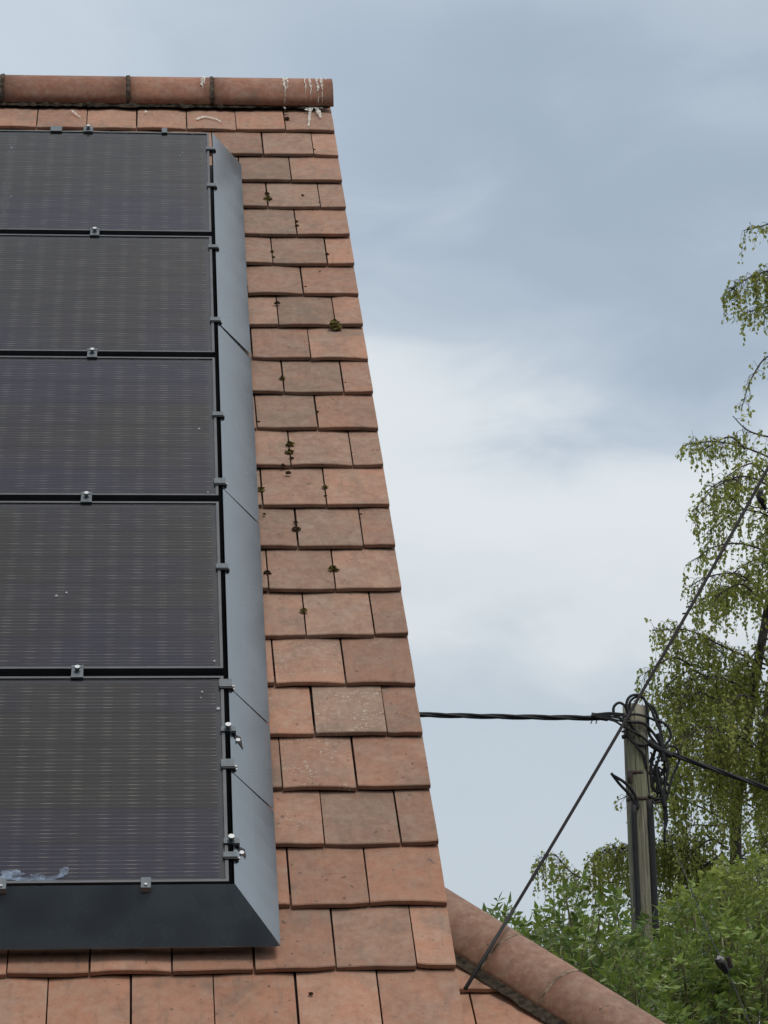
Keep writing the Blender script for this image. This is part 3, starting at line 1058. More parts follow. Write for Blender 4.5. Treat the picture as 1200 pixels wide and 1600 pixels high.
# its tiles, cut along the hip by the hip tiles' mortar
lt = random.Random(21)
HCUT = Vector((1, 1, 0)).normalized()
for n in range(-4, 9):
    base = Q0 - UP2 * (n * TG)
    j0 = on_low(735, 1548).x
    for k in range(-5, 16):
        xc = j0 + (k + 0.5 + (0.5 if n % 2 == 0 else 0.0)) * TW
        c = Vector((xc, base.y, base.z))
        tt = (c - H0)
        hx = H0.x + HD.x * ((base + UP2 * .14 - H0).dot(UP2) / HD.dot(UP2))
        if xc - TW / 2 > hx + .12 or xc < xl + .06:
            continue
        to = put_tile(lt.choice(FULL), low, c, EX, UP2, OUT2, (lt.uniform(-.1, .2), .1, lt.uniform(.0, .3), 1), lt, .5)
        corner = WM_LAST[0] @ Vector((TW / 2, .335, 0))
        if (corner - H0).dot(HCUT) > 0:                        # cut along the hip
            bm = bmesh.new(); bm.from_mesh(to.data)
            inv = WM_LAST[0].inverted()
            bmesh.ops.bisect_plane(bm, geom=bm.verts[:] + bm.edges[:] + bm.faces[:], plane_co=inv @ H0, plane_no=inv.to_3x3() @ HCUT, clear_outer=True)
            nm = bpy.data.meshes.new('cut_tile'); bm.to_mesh(nm); bm.free()
            nm.materials.append(M_TILE)
            if not len(nm.polygons):
                bpy.data.objects.remove(to); continue
            to.data = nm


# hip tiles (half round, running down the hip)
HN = Vector((HD.x, HD.y, 0)).cross(Vector((0, 0, 1))).normalized()   # sideways of the hip (towards +x,+y or the viewer)
if HN.dot(AX[2]) > 0: HN = -HN
HU = HD.cross(HN).normalized()
if HU.z < 0: HU = -HU
HR = 0.128
HC = H0 - HU * 0.049


def hip_pt(l, r, a):
    return HC + HD * l + HN * math.cos(a) * r + HU * math.sin(a) * r


def hip_shell(l0, l1, r0, r1, th, name, m, wav=0.0, seed=0, a0=-.1, a1=math.pi + .1):
    rr_ = random.Random(seed)
    V = []; F = []
    seg, nx = 20, 5
    for i in range(nx + 1):
        for lay in (0, 1):
            for k in range(seg + 1):
                a = a0 + (a1 - a0) * k / seg
                V.append(hip_pt(l0 + (l1 - l0) * i / nx + rr_.uniform(-wav, wav), r0 + (r1 - r0) * i / nx - lay * th + rr_.uniform(-wav, wav), a))
    s = seg + 1
    for i in range(nx):
        for k in range(seg):
            a = i * 2 * s + k
            F.append((a, a + 2 * s, a + 2 * s + 1, a + 1)); F.append((a + s + 1, a + 3 * s + 1, a + 3 * s, a + s))
        for kk in (0, seg):
            a = i * 2 * s + kk
            F.append((a, a + s, a + 3 * s, a + 2 * s))
    for i in (0, nx):
        for k in range(seg):
            a = i * 2 * s + k
            F.append((a, a + 1, a + s + 1, a + s))
    return ob(name, mesh(name, V, F, m, True), hip)


hip = MB().tube([HC - HD * .3, HC + HD * 4.9], .05, 8).build('hip', M_MORTAR, house)


def l_of(px, py):
    best = min(range(-150, 500), key=lambda i: (px_of(hip_pt(i / 100, HR, 1.2))[0] - px) ** 2 + (px_of(hip_pt(i / 100, HR, 1.2))[1] - py) ** 2)
    return best / 100


L1, L2 = l_of(790, 1478), l_of(880, 1525)
cutsl = [L1 - .45, L1, L2]
while cutsl[-1] < 4.6:
    cutsl.append(cutsl[-1] + .45)
for i in range(len(cutsl) - 1):
    o = hip_shell(cutsl[i] + .003, cutsl[i + 1] - .003, HR, HR + .001, .016, 'hip_tile', M_HIP)
    o.color = (random.uniform(0.05, .2), .12, random.uniform(0.0, .25), 1)
    if i:
        hip_shell(cutsl[i] - .0045, cutsl[i] + .0045, HR + .0004, HR + .0004, .02, 'mortar_joint', M_HIPJOINT, .0014, i)
V = []; F = []
nb = 120
for i in range(nb + 1):
    l = -.3 + 4.9 * i / nb
    e = hip_pt(l, HR - .012, .06)
    w_ = 0.012 + br.uniform(-.006, .010)
    foot = e + HN * w_ * .55 - HU * .10
    d = (foot - Q0).dot(OUT2)
    foot = foot - OUT2 * (d - 0.003)
    V += [e, e.lerp(foot, .5) + OUT2 * br.uniform(-.004, .006), foot]
for i in range(nb):
    for k in range(2):
        a = i * 3 + k
        F.append((a, a + 3, a + 4, a + 1))
ob('mortar_bed', mesh('mortar_bed', V, F, M_MORTAR), hip)

# ------------------------------------------------------------------ utility pole
PD = 27.0
ptop = at(991, 1103, PD)
pbx = at(1001, 1500, PD)
base = Vector((ptop.x + (pbx.x - ptop.x) * 0, ptop.y, 0))
pole = thing('utility_pole', base, 'weathered wooden utility pole tangled with black cables at its top', 'utility pole')
n_ = 24
mb = MB()
V = []; F = []
prr = random.Random(8)
seg = 16
for i in range(n_ + 1):
    z = ptop.z * i / n_
    r_ = 0.172 - 0.046 * (z / ptop.z)
    for k in range(seg):
        a = 2 * math.pi * k / seg
        V.append(Vector((base.x + math.cos(a) * r_ * (1 + prr.uniform(-.025, .025)), base.y + math.sin(a) * r_ * (1 + prr.uniform(-.025, .025)), z + (prr.uniform(-.015, .015) if i == n_ else 0))))
for i in range(n_):
    for k in range(seg):
        F.append((i * seg + k, i * seg + (k + 1) % seg, (i + 1) * seg + (k + 1) % seg, (i + 1) * seg + k))
V.append(Vector((base.x, base.y, ptop.z - .01)))
for k in range(seg):
    F.append((n_ * seg + k, n_ * seg + (k + 1) % seg, len(V) - 1))
sh = ob('shaft', mesh('shaft', V, F, M_WOOD, True), pole)


def at_y(px, py, y):
    d = at(px, py, 1.0) - CAM
    return CAM + d * ((y - CAM.y) / d.y)


def ptube(name, pts, r, m, parent, dz=0.0, sub=6, seg=6):
    """tube through (px, py, depth offset from the pole) points"""
    P = [at_y(q[0], q[1], base.y + (q[2] if len(q) > 2 else dz)) for q in pts]
    return MB().tube(spline(P, sub), r, seg).build(name, m, parent, True)


# protective strips running down the shaft
ptube('cable_guard', [(990, 1258, -.155), (993, 1340, -.16), (997, 1420, -.165), (1000, 1520, -.17), (1005, 1700, -.175)], .030, M_CABLE, pole)
ptube('cable_guard', [(1014, 1250, -.10), (1019, 1340, -.10), (1024, 1472, -.10)], .042, M_CABLE, pole)
ptube('cable_guard', [(1006, 1160, -.09), (1010, 1210, -.09), (1013, 1260, -.07)], .02, M_CABLE, pole)
for (y, w_) in ((1209, .132), (1250, .135)):
    c = at_y(994 + (y - 1207) * .03, y, base.y)
    mb = MB()
    mb.tube([Vector((base.x, base.y, c.z - .018)), Vector((base.x, base.y, c.z + .018))], w_, 16)
    mb.build('iron_band', M_IRON, pole, True)
ptube('bracket', [(986, 1205, -.14), (984, 1215, -.15), (985, 1224, -.14)], .028, M_IRON, pole)
ptube('insulator', [(972, 1152, -.1), (980, 1150, -.1), (992, 1152, -.12)], .022, M_IRON, pole)
ptube('bolt_rod', [(972, 1143, -.05), (978, 1143, -.1)], .012, M_IRON, pole)
loops = [
    [(976, 1125, -.12), (961, 1118, -.1), (959, 1105, -.1), (968, 1098, -.1), (978, 1106, -.12), (984, 1130, -.13), (1000, 1150, -.13)],
    [(984, 1120, -.14), (979, 1100, -.14), (985, 1088, -.14), (998, 1086, -.12), (1008, 1095, -.1), (1012, 1115, -.1), (1014, 1145, -.1), (1024, 1160, -.1), (1034, 1170, -.1)],
    [(986, 1118, -.1), (984, 1098, -.1), (994, 1089, -.1), (1006, 1092, -.1), (1018, 1110, -.1), (1026, 1130, -.1), (1034, 1148, -.1), (1036, 1168, -.1)],
    [(1010, 1098, 0), (1022, 1108, 0), (1030, 1130, 0), (1033, 1150, 0)],
    [(972, 1120, -.15), (990, 1116, -.17), (1008, 1119, -.15), (1020, 1124, -.1), (1036, 1129, -.1), (1046, 1140, -.1), (1048, 1152, -.1), (1040, 1164, -.1), (1034, 1176, -.1)],
    [(970, 1125, -.15), (985, 1128, -.17), (1005, 1130, -.15), (1018, 1142, -.1), (1028, 1156, -.1), (1036, 1174, -.1)],
    [(972, 1130, -.15), (984, 1140, -.17), (1002, 1150, -.15), (1020, 1166, -.1), (1036, 1174, -.1)],
    [(1036, 1174, -.1), (1046, 1166, -.1), (1056, 1168, -.1), (1061, 1178, -.1), (1060, 1192, -.1), (1050, 1215, -.1), (1044, 1240, -.1), (1038, 1256, -.1)],
    [(1040, 1178, -.1), (1044, 1200, -.1), (1040, 1225, -.1), (1036, 1245, -.1), (1038, 1260, -.1)],
    [(1032, 1176, -.1), (1026, 1200, -.1), (1030, 1225, -.1), (1036, 1250, -.1), (1039, 1280, -.1), (1038, 1316, -.1)],
    [(1024, 1170, -.05), (1017, 1200, -.05), (1020, 1230, -.05), (1030, 1240, -.05)],
    [(1014, 1250, -.1), (1022, 1254, -.1), (1034, 1252, -.1), (1040, 1244, -.1)],
    [(1012, 1243, -.1), (1024, 1248, -.1), (1036, 1248, -.1)],
    [(955, 1208, -.25), (968, 1225, -.22), (982, 1240, -.17), (993, 1256, -.14), (997, 1264, -.14)],
    [(957, 1211, -.25), (975, 1222, -.22), (988, 1236, -.17), (995, 1250, -.14), (997, 1262, -.14)],
    [(1040, 1255, -.1), (1042, 1280, -.1), (1038, 1300, -.1)],
    [(986, 1150, -.15), (994, 1165, -.15), (1006, 1180, -.14), (1010, 1200, -.12)],
    [(980, 1132, -.14), (980, 1146, -.14), (990, 1160, -.15), (1004, 1164, -.14), (1016, 1160, -.1)],
]
for lp in loops:
    ptube('cable_loop', lp, random.choice((.0135, .0155, .0175)), M_CABLE, pole)
ptube('splice', [(1012, 1158, -.1), (1022, 1166, -.1), (1040, 1176, -.1), (1050, 1181, -.1)], .034, M_CABLE, pole)
ptube('splice', [(1028, 1146, -.1), (1033, 1162, -.1), (1036, 1178, -.1), (1037, 1190, -.1)], .030, M_CABLE, pole)
ptube('splice', [(1034, 1232, -.1), (1037, 1250, -.1), (1039, 1262, -.1)], .028, M_CABLE, pole)
for k in range(30):
    x, y = random.uniform(1012, 1040), random.uniform(1165, 1235)
    ptube('cable_tail', [(x, y, -.05), (x + random.uniform(-9, 9), y + random.uniform(6, 18), -.05), (x + random.uniform(-10, 10), y + random.uniform(16, 34), -.05)], .011, M_CABLE, pole, sub=3, seg=5)


# twisted cables strung from the pole
def twisted(name, A, B, sag, strands, r, off, pitch, label, m, parent_tag='cable'):
    t_ = thing(name, B, label, 'cable', 'overhead cables')
    n = max(30, int((B - A).length / (pitch / 10)))
    d = (B - A).normalized()
    s1_ = d.orthogonal().normalized()
    s2_ = d.cross(s1_)
    for k in range(strands):
        P = []
        for i in range(n + 1):
            tt = i / n
            c = A.lerp(B, tt) + Vector((0, 0, -sag * 4 * tt * (1 - tt)))
            a = 2 * math.pi * (tt * (B - A).length / pitch + k / strands)
            P.append(c + (s1_ * math.cos(a) + s2_ * math.sin(a)) * off)
        MB().tube(P, r, 5).build('strand', m, t_, True)
    return t_


bl = twisted('overhead_cable', at(380, 1106, 27.4), at(950, 1122, PD - .1), 0.02, 3, .0165, .015, 1.1, 'thick twisted black cable running level from the roof verge to the pole', M_CABLE)
MB().tube([at(924, 1118, PD - .1), at(950, 1122, PD - .1)], [.034, .036], 8).build('tension_clamp', M_CABLE, bl)
for k, (a, b2) in enumerate([((926, 1124), (923, 1131)), ((933, 1124), (931, 1131))]):
    MB().tube([at(*a, PD - .12), at(*b2, PD - .12)], .006, 5).build('clamp_wire', M_CABLE, bl)
for k, (dy, ey) in enumerate(((-5, 1116), (-3, 1119), (0, 1124), (3, 1128), (5, 1137))):
    ptube('tail', [(930, 1118 + dy * .4, -.1), (950, 1119 + dy, -.1), (962, 1121 + dy * 1.3, -.12), (976, ey, -.12)], .011, M_CABLE, bl)
twisted('overhead_cable', at(1040, 1175, PD - .1), at(1420, 1310, 25.5), 0.0, 3, .015, .014, 1.2, 'twisted black cable leaving the pole to the right across the birch', M_CABLE)
sp = at(727, 1545, 8.18)
ep = at(1330, 487, 12.0)
pts = [sp.lerp(ep, k / 30) + Vector((0, 0, -0.05 * 4 * (k / 30) * (1 - k / 30))) for k in range(31)]
sw = thing('stay_cable', sp, 'thin dark cable rising diagonally from the lower roof past the pole', 'cable')
MB().tube(pts, [.0056 + .0022 * k / 30 for k in range(31)], 6).build('cable', M_CABLE2, sw, True)
MB().tube([pts[0], pts[3].lerp(pts[2], .3)], [.0070, .0062], 6).build('cable_sleeve', M_CABLE, sw, True)
for tt in (0.477, 0.487, 0.4955):
    c = sp.lerp(ep, tt) + Vector((0, 0, -.05 * 4 * tt * (1 - tt)))
    MB().tube([c - AX[0] * .018, c + AX[0] * .006 + AX[1] * .004], .0035, 5).build('cable_tie', M_CABLE, sw)
dw = thing('drop_wire', at(1172, 1600, 25), 'thin dark wire slanting down through the leaves right of the pole', 'wire')
ptube('wire', [(1020, 1250, -.1), (1062, 1345, -2), (1098, 1437, -3.9), (1130, 1506, -5.1), (1150, 1548, -5.5), (1172, 1602, -6), (1200, 1680, -6.6)], .0055, M_CABLE, dw)
jb = thing('cable_box', at(1131, 1512, 21.20), 'small dark cable box with a pale cap on the slanting wire', 'cable box')
MB().tube([at(1122, 1497, 21.10), at(1128, 1507, 21.10), at(1137, 1519, 21.10)], [.036, .044, .028], 6).build('housing', M_BLACK, jb)
MB().tube([at(1137, 1495, 21.05), at(1143, 1512, 21.05)], [.02, .022], 6).build('side_plate', M_IRON, jb)
MB().tube([at(1123, 1496, 21.00), at(1127, 1500, 21.02)], [.02, .028], 10).build('cap', simple("pale_cap", (.28, .27, .27), .6), jb)


# ------------------------------------------------------------------ foliage
def leaf_mesh(name, P, D, size, tint, m, ratio=0.55, fold=0.25):
    """P base points, D tip directions; each leaf a folded diamond of two triangles"""
    N = len(P)
    D = D / (np.linalg.norm(D, axis=1, keepdims=True) + 1e-9)
    R_ = rng.normal(size=(N, 3))
    S = np.cross(D, R_)
    S /= np.linalg.norm(S, axis=1, keepdims=True) + 1e-9
    Nn = np.cross(S, D)
    sz = size[:, None]
    mid = P + D * sz * 0.42
    v = np.empty((N, 4, 3))
    v[:, 0] = P
    v[:, 1] = mid + S * sz * ratio * 0.5 + Nn * sz * fold * 0.5
    v[:, 2] = P + D * sz
    v[:, 3] = mid - S * sz * ratio * 0.5 + Nn * sz * fold * 0.5
    me = bpy.data.meshes.new(name)
    me.vertices.add(N * 4)
    me.vertices.foreach_set('co', v.ravel())
    idx = np.arange(N)[:, None] * 4
    tri = np.concatenate([idx + np.array([0, 1, 2]), idx + np.array([0, 2, 3])], axis=1).astype(np.int32).ravel()
    me.loops.add(N * 6)
    me.loops.foreach_set('vertex_index', tri)
    me.polygons.add(N * 2)
    me.polygons.foreach_set('loop_start', np.arange(N * 2, dtype=np.int32) * 3)
    at_ = me.attributes.new('tint', 'FLOAT', 'FACE')
    at_.data.foreach_set('value', np.repeat(tint, 2).astype(np.float32))
    me.materials.append(m)
    me.update(calc_edges=True)
    me.validate()
    return me


def twig_mesh(name, paths, r0, m):
    """thin three-sided tubes for many polylines"""
    V = []; F = []
    for P, ra in paths:
        b = len(V)
        n = len(P)
        for i, p in enumerate(P):
            d = P[min(i + 1, n - 1)] - P[max(0, i - 1)]
            d = d / (np.linalg.norm(d) + 1e-9)
            a = np.cross(d, np.array([0.31, 0.77, 0.12])); a /= np.linalg.norm(a) + 1e-9
            c = np.cross(d, a)
            r = ra * (1 - 0.75 * i / max(1, n - 1))
            for k in range(3):
                t_ = 2.0944 * k
                V.append(p + (a * math.cos(t_) + c * math.sin(t_)) * r)
        for i in range(n - 1):
            for k in range(3):
                k2 = (k + 1) % 3
                F.append((b + i * 3 + k, b + i * 3 + k2, b + i * 3 + 3 + k2, b + i * 3 + 3 + k))
    return mesh(name, V, F, m)


npv = lambda v: np.array((v.x, v.y, v.z))


def weeping(limbs, seed):
    """limbs: (points, twigs per metre, twig length range, spread, leaf density). Returns leaves and twig paths"""
    r = np.random.default_rng(seed)
    LP, LD, LS, LT = [], [], [], []
    paths = []
    for (pts, dens, (l0, l1), spread, ld) in limbs:
        P = [npv(p) for p in spline(pts, 8)]
        P = np.array(P)
        seg_ = np.linalg.norm(np.diff(P, axis=0), axis=1)
        tot = seg_.sum()
        cum = np.concatenate([[0], np.cumsum(seg_)])
        nt_ = int(tot * dens * 1.7)
        for _ in range(nt_):
            s = tot * (0.12 + 0.88 * r.random() ** 0.8)
            j = min(len(seg_) - 1, np.searchsorted(cum, s) - 1)
            p = P[j] + (P[j + 1] - P[j]) * ((s - cum[j]) / seg_[j])
            ldir = (P[j + 1] - P[j]) / seg_[j]
            d = ldir * 0.6 + r.normal(size=3) * 0.75 + np.array([0, 0, 0.12])
            d /= np.linalg.norm(d)
            L = r.uniform(l0, l1) * (0.6 + 0.4 * r.random())
            step = 0.055
            n = max(4, int(L / step))
            Q = [p.copy()]
            clump = r.random()
            out_ = spread * r.random()
            q = p.copy()
            # a spray: first outwards, then hanging
            for i in range(n):
                w_ = min(1, (i * step) / (0.15 + out_))
                dv = d * (1 - w_) + np.array([0, 0, -1.0]) * w_ + r.normal(size=3) * 0.13
                dv /= np.linalg.norm(dv)
                q = q + dv * step
                Q.append(q.copy())
                if i > 1 and r.random() < ld:
                    for _k in range(1 + int(r.random() < 0.55)):
                        LP.append(q + r.normal(size=3) * 0.012)
                        LD.append(np.array([0, 0, -0.75]) + r.normal(size=3) * 0.6)
                        LS.append(r.uniform(0.045, 0.078))
                        LT.append(np.clip(0.36 + 0.5 * clump + r.normal() * 0.16, 0, 1))
            paths.append((Q[::2] + ([Q[-1]] if len(Q) % 2 == 0 else []), 0.0045))
    return np.array(LP), np.array(LD), np.array(LS), np.array(LT), paths


def limb(pts, *args):
    return ([at(*p) for p in pts], *args)


BD = 35.0
trunk_px = [(1150, 1345, BD + 1), (1166, 1150, BD + 1), (1200, 950, BD + 1), (1245, 700, BD + 1), (1275, 450, BD + 1.2), (1295, 200, BD + 1.2), (1300, -60, BD + 1)]
trunk_pts = [at(*p) for p in trunk_px]
tb = Vector((trunk_pts[0].x + .1, trunk_pts[0].y, 0))
birch = thing('birch_tree', tb, 'tall weeping birch with small bright leaves at the right edge', 'tree')
tp = spline([tb, Vector((tb.x, tb.y, 3))] + trunk_pts, 6)
MB().tube(tp, [0.11 * (1 - 0.85 * i / (len(tp) - 1)) for i in range(len(tp))], 10).build('trunk', M_BARK, birch, True)
limbs = [
    limb([(1285, 320, 36), (1240, 335, 35.5), (1195, 352, 35.2), (1162, 360, 35)], 16, (.15, .55), .12, .85),
    limb([(1275, 430, 36), (1225, 420, 35.5), (1175, 432, 35.2), (1140, 455, 35)], 34, (.3, .95), .15, .9),
    limb([(1275, 470, 36), (1235, 470, 35.8), (1195, 480, 35.6), (1160, 490, 35.5)], 26, (.2, .6), .15, .9),
    limb([(1250, 590, 36), (1205, 556, 35.5), (1175, 590, 35.2), (1158, 640, 35)], 10, (.1, .45), .05, .85),
    limb([(1245, 690, 36), (1190, 680, 35.5), (1165, 670, 35.3), (1145, 650, 35.2)], 10, (.1, .4), .1, .8),
    limb([(1240, 735, 36), (1180, 705, 35.4), (1120, 690, 35), (1066, 696, 34.7)], 22, (.15, .5), .15, .85),
    limb([(1235, 780, 36), (1170, 745, 35.2), (1120, 760, 34.8), (1082, 800, 34.6)], 20, (.25, .8), .2, .85),
    limb([(1230, 820, 36.5), (1185, 800, 36.2), (1150, 800, 36), (1110, 830, 35.8)], 20, (.3, .8), .2, .85),
    limb([(1220, 870, 36), (1160, 850, 35.2), (1115, 855, 34.8), (1085, 875, 34.6)], 16, (.2, .6), .2, .8),
    limb([(1215, 950, 36), (1160, 900, 35.2), (1110, 900, 34.8), (1080, 915, 34.6)], 24, (.3, .8), .2, .85),
    limb([(1210, 960, 36.8), (1170, 930, 36.5), (1130, 920, 36.2), (1090, 940, 36)], 26, (.3, .9), .2, .85),
    limb([(1200, 1040, 36), (1140, 1015, 35.2), (1075, 985, 34.8), (1020, 985, 34.5)], 26, (.25, .75), .2, .85),
    limb([(1195, 1045, 36.5), (1150, 1035, 36), (1095, 1000, 35.7), (1050, 1010, 35.5)], 32, (.4, 1.2), .2, .85),
    limb([(1185, 1090, 36), (1130, 1060, 35.2), (1085, 1060, 34.8), (1048, 1085, 34.6)], 36, (.5, 1.4), .25, .88),
    limb([(1180, 1120, 36.6), (1150, 1090, 36.8), (1110, 1090, 37), (1060, 1110, 37)], 34, (.5, 1.5), .25, .88),
    limb([(1170, 1180, 35.5), (1130, 1140, 34.6), (1090, 1140, 34.3), (1050, 1170, 34)], 34, (.5, 1.4), .25, .88),
    limb([(1165, 1230, 35.5), (1120, 1200, 34.8), (1085, 1200, 34.5), (1045, 1240, 34.2)], 32, (.5, 1.3), .25, .85),
    limb([(1160, 1280, 35.8), (1120, 1290, 36.2), (1080, 1290, 36.5), (1040, 1310, 36.5)], 28, (.4, 1.2), .25, .85),
    limb([(1150, 1290, 36), (1080, 1255, 36.4), (1010, 1235, 36.6), (966, 1250, 36.6)], 8, (.15, .4), .1, .8),
    limb([(1150, 1375, 36), (1060, 1325, 36.6), (990, 1322, 36.9), (945, 1335, 37)], 44, (.4, 1.0), .2, .9),
    limb([(1150, 1390, 36), (1040, 1335, 37.2), (960, 1325, 37.6), (925, 1345, 37.8)], 40, (.5, 1.0), .15, .9),
    limb([(1140, 1420, 36.2), (1000, 1385, 37.6), (905, 1370, 38), (866, 1335, 38.2), (846, 1345, 38.2)], 30, (.3, .9), .12, .9),
    limb([(1190, 1000, 36), (1230, 1000, 35), (1200, 1100, 34.4), (1190, 1160, 34.2)], 34, (.5, 1.4), .3, .88),
    limb([(1180, 1080, 36), (1220, 1090, 35), (1215, 1150, 34.4), (1195, 1210, 34.2)], 34, (.5, 1.4), .3, .88),
    limb([(1200, 940, 36), (1230, 900, 35.2), (1215, 870, 34.6), (1190, 880, 34.4)], 24, (.4, 1.2), .3, .85),
    limb([(1240, 720, 36), (1255, 690, 35), (1225, 700, 34.4), (1200, 730, 34.2)], 22, (.3, .8), .3, .85),
    limb([(1175, 1200, 36), (1215, 1190, 35.6), (1220, 1260, 35), (1200, 1330, 35)], 34, (.5, 1.2), .3, .88),
]
lq = random.Random(99)
for k in range(26):                                             # inner sprays low in the crown
    x, y, d_ = lq.uniform(1050, 1215), lq.uniform(1010, 1420), lq.uniform(34, 38)
    L_ = lq.uniform(50, 90) * lq.choice((-1, -1, 1))
    limbs.append(limb([(x, y, d_), (x + L_ * .35, y - lq.uniform(5, 25), d_ - .1), (x + L_ * .7, y - lq.uniform(-5, 15), d_ - .3), (x + L_, y + lq.uniform(0, 40), d_ - .4)], 17, (.4, 1.3), .2, .88))
for k in range(10):
    x, y, d_ = lq.uniform(1120, 1215), lq.uniform(680, 1000), lq.uniform(34, 37)
    limbs.append(limb([(x + 40, y + 10, d_), (x + 20, y - 8, d_), (x, y - 4, d_), (x - 25, y + 12, d_)], 20, (.25, .8), .2, .85))
lr = random.Random(17)
for k in range(26):                                             # the side of the crown outside the picture
    tt = lr.uniform(.25, .98)
    p = tp[int(tt * (len(tp) - 1))]
    a = lr.uniform(-1.2, 1.0)
    L = lr.uniform(1.2, 3.2) * (1.1 - tt * .6)
    d = Vector((math.cos(a), math.sin(a), 0))
    limbs.append(([p, p + d * L * .4 + Vector((0, 0, .4)), p + d * L * .75 + Vector((0, 0, .3)), p + d * L], 9, (.5, 1.4), .3, .8))
LP, LD, LS, LT, paths = weeping(limbs, 4)
mb = MB()
for (pts, *_r) in limbs:
    P = spline(pts, 6)
    mb.tube(P, [0.014 * (1 - 0.8 * i / (len(P) - 1)) + .003 for i in range(len(P))], 5)
tag(mb.build('limbs', M_TWIG, birch), kind='stuff')
tag(ob('twigs', twig_mesh('twigs', paths, .004, M_TWIG), birch), kind='stuff')
tag(ob('crown', leaf_mesh('crown', LP, LD, LS, LT, M_LEAF_BIRCH, 0.66), birch), kind='stuff')
print('birch leaves', len(LP))


# elder and hazel shrubs: sprays of leaflets on arching stems
def shrub(name, label, base_pt, tops, m_leaf, spray_len, leaflet, n_pairs, per, seed, depth_spread, down, dens_tint=(0.2, 0.75), ratio=.38):
    r = np.random.default_rng(seed)
    o = thing(name, base_pt, label, 'shrub', 'leafy shrubs around the pole')
    stems = MB()
    LP, LD, LS, LT = [], [], [], []
    paths = []
    for (px, py, dep) in tops:
        top = at(px, py, dep)
        b = base_pt + Vector((r.normal() * .25, r.normal() * .25, 0))
        mid1 = Vector((b.x + (top.x - b.x) * .25, b.y + (top.y - b.y) * .25, top.z * .5))
        mid2 = Vector((b.x + (top.x - b.x) * .7, b.y + (top.y - b.y) * .7, top.z * .85))
        P = spline([b, mid1, mid2, top], 8)
        stems.tube(P, [.045 * (1 - .85 * i / (len(P) - 1)) for i in range(len(P))], 6)
        for _ in range(per):
            t_ = 1 - 0.0 * r.random()
            c = npv(top)
            dz = -down * r.random() ** 1.3
            wide = 0.10 + min(0.45, -dz * 0.5)
            c = c + np.array([r.normal() * wide, r.normal() * depth_spread * (0.3 - dz * .3), dz])
            out = c - (npv(top) + np.array([0, 0, -0.5 + dz * .8]))
            out = out / (np.linalg.norm(out) + 1e-6) + np.array([0, -0.25, 0.25]) + r.normal(size=3) * .45
            out /= np.linalg.norm(out)
            side = np.cross(out, np.array([0, 0, 1.0])); side /= np.linalg.norm(side) + 1e-6
            side = side + r.normal(size=3) * .25
            L = spray_len * r.uniform(.7, 1.2)
            tn = r.uniform(*dens_tint)
            R = [c + out * L * k / n_pairs + np.array([0, 0, -0.10 * L * (k / n_pairs) ** 2 * 2]) for k in range(n_pairs + 1)]
            paths.append(([c - out * .12] + R, .006))
            for k in range(1, n_pairs + 1):
                for s in (-1, 1):
                    LP.append(R[k]); LD.append(out * .55 + side * s * .9 + np.array([0, 0, -.18]) + r.normal(size=3) * .12)
                    LS.append(leaflet * r.uniform(.55, 1.25)); LT.append(np.clip(tn + r.normal() * .2, 0, 1))
            LP.append(R[-1]); LD.append(out + np.array([0, 0, -.2])); LS.append(leaflet * 1.15); LT.append(np.clip(tn + .05, 0, 1))
    tag(stems.build('stems', M_STEM, o, True), kind='stuff')
    tag(ob('twigs', twig_mesh('twigs', paths, .005, M_STEM), o), kind='stuff')
    tag(ob('crown', leaf_mesh('crown', np.array(LP), np.array(LD), np.array(LS), np.array(LT), m_leaf, ratio, .18), o), kind='stuff')
    print(name, 'leaves', len(LP))


gp = lambda px, dep: Vector((at(px, 1500, dep).x, at(px, 1500, dep).y, 0))
r1 = random.Random(31)


def outline(pts, x):
    return float(np.interp(x, [p[0] for p in pts], [p[1] for p in pts]))


def scatter_tops(pts, n, x0, x1, d0, d1, deep, seed):
    q = random.Random(seed)
    out = []
    for k in range(n):
        x = x0 + (x1 - x0) * (k + q.random()) / n
        top = k % 3 == 0
        y = outline(pts, x) + (q.uniform(-12, 22) if top else q.uniform(25, deep))
        out.append((x, y, q.uniform(d0, d1) - (0 if top else .6)))
    return out


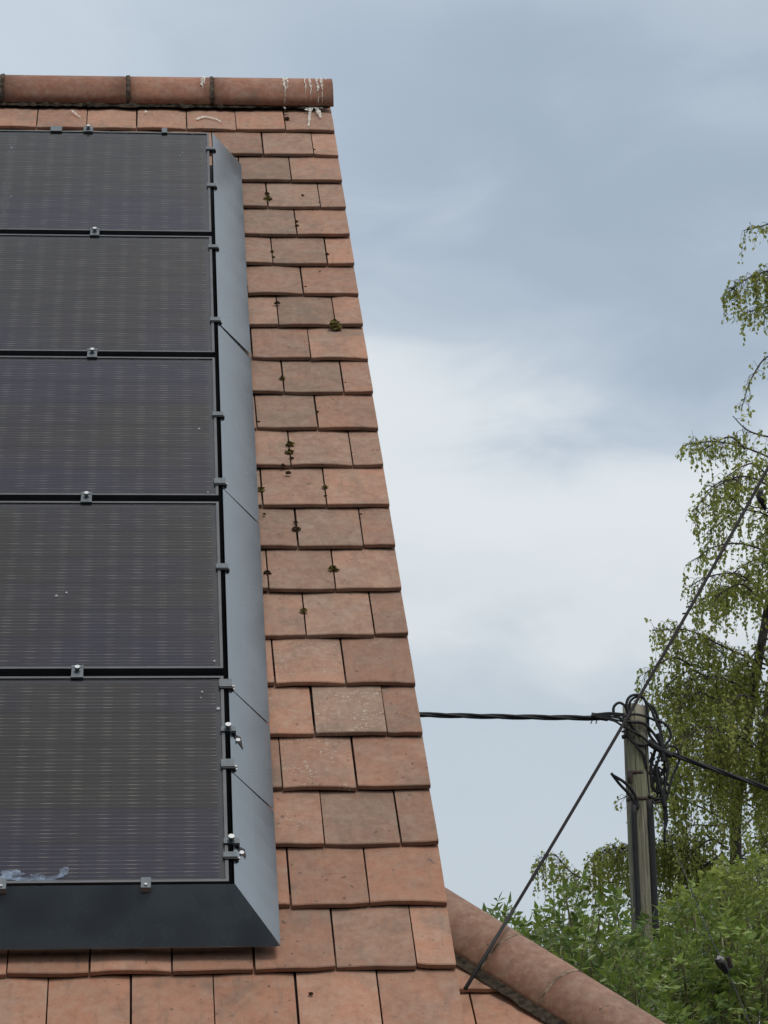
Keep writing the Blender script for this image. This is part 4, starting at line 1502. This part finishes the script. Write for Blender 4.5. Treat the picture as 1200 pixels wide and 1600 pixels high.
el_line = [(750, 1425), (790, 1435), (830, 1450), (862, 1452), (885, 1405), (905, 1418), (930, 1440), (950, 1425), (970, 1490), (1000, 1520), (1030, 1530), (1060, 1540)]
shrub('elder_bush', 'dark green elder bush with pointed leaflets above the hip tiles', gp(900, 22.5), scatter_tops(el_line, 50, 755, 1055, 21.0, 23.8, 170, 3), M_LEAF_ELDER, .22, .098, 3, 19, 5, .8, 0.6, (0.0, 0.85), ratio=.40)
er_line = [(1030, 1530), (1052, 1480), (1080, 1412), (1100, 1430), (1130, 1450), (1170, 1440), (1230, 1450)]
shrub('elder_bush', 'mid green elder bush with broad leaves right of the pole', gp(1120, 24), scatter_tops(er_line, 30, 1035, 1250, 23.2, 25, 140, 4), M_LEAF_ELDER, .23, .10, 3, 15, 6, .8, 0.6, (0.15, 1.0), .42)
hz_line = [(940, 1490), (1000, 1460), (1040, 1430), (1090, 1410), (1130, 1375), (1165, 1350), (1200, 1335), (1250, 1350)]
shrub('hazel_bush', 'yellow green bush of small leaves behind the pole', gp(1120, 29.5), scatter_tops(hz_line, 70, 945, 1255, 28.5, 30.5, 170, 8), M_LEAF_LIME, .22, .075, 4, 24, 9, 1.0, 0.8, (0.0, 1.0), .58)

# ------------------------------------------------------------------ bird in the birch
bd = 34.6
bt = at(1188, 797, bd)
bird = thing('bird', bt, 'small black bird perched upright on a birch twig', 'bird')
prof = [(1196, 798, .012), (1195, 794, .030), (1193, 789, .038), (1192, 785, .048), (1190, 780, .062), (1188.5, 775, .058), (1188, 771.5, .042), (1188, 769, .040), (1187.2, 766.5, .030), (1186.6, 765, .010)]
P = [at(x, y, bd + (.05 if i < 3 else 0)) for i, (x, y, _) in enumerate(prof)]
MB().tube(spline(P, 3), list(np.interp(np.linspace(0, len(prof) - 1, (len(prof) - 1) * 3 + 1), range(len(prof)), [q[2] for q in prof])), 10).build('body', M_BIRD, bird, True)
MB().tube([at(1186.8, 768, bd - .02), at(1183.5, 769, bd - .03)], [.010, .002], 6).build('beak', M_BEAK, bird)
for s in (-1, 1):
    MB().tube([at(1190 + s, 785, bd), at(1189 + s, 793, bd - .02)], .005, 5).build('leg', M_BEAK, bird)
MB().tube([at(1168, 789, bd - .02), at(1180, 793, bd - .02), at(1210, 795, bd + .1)], .009, 6).build('perch_twig', M_TWIG, birch)
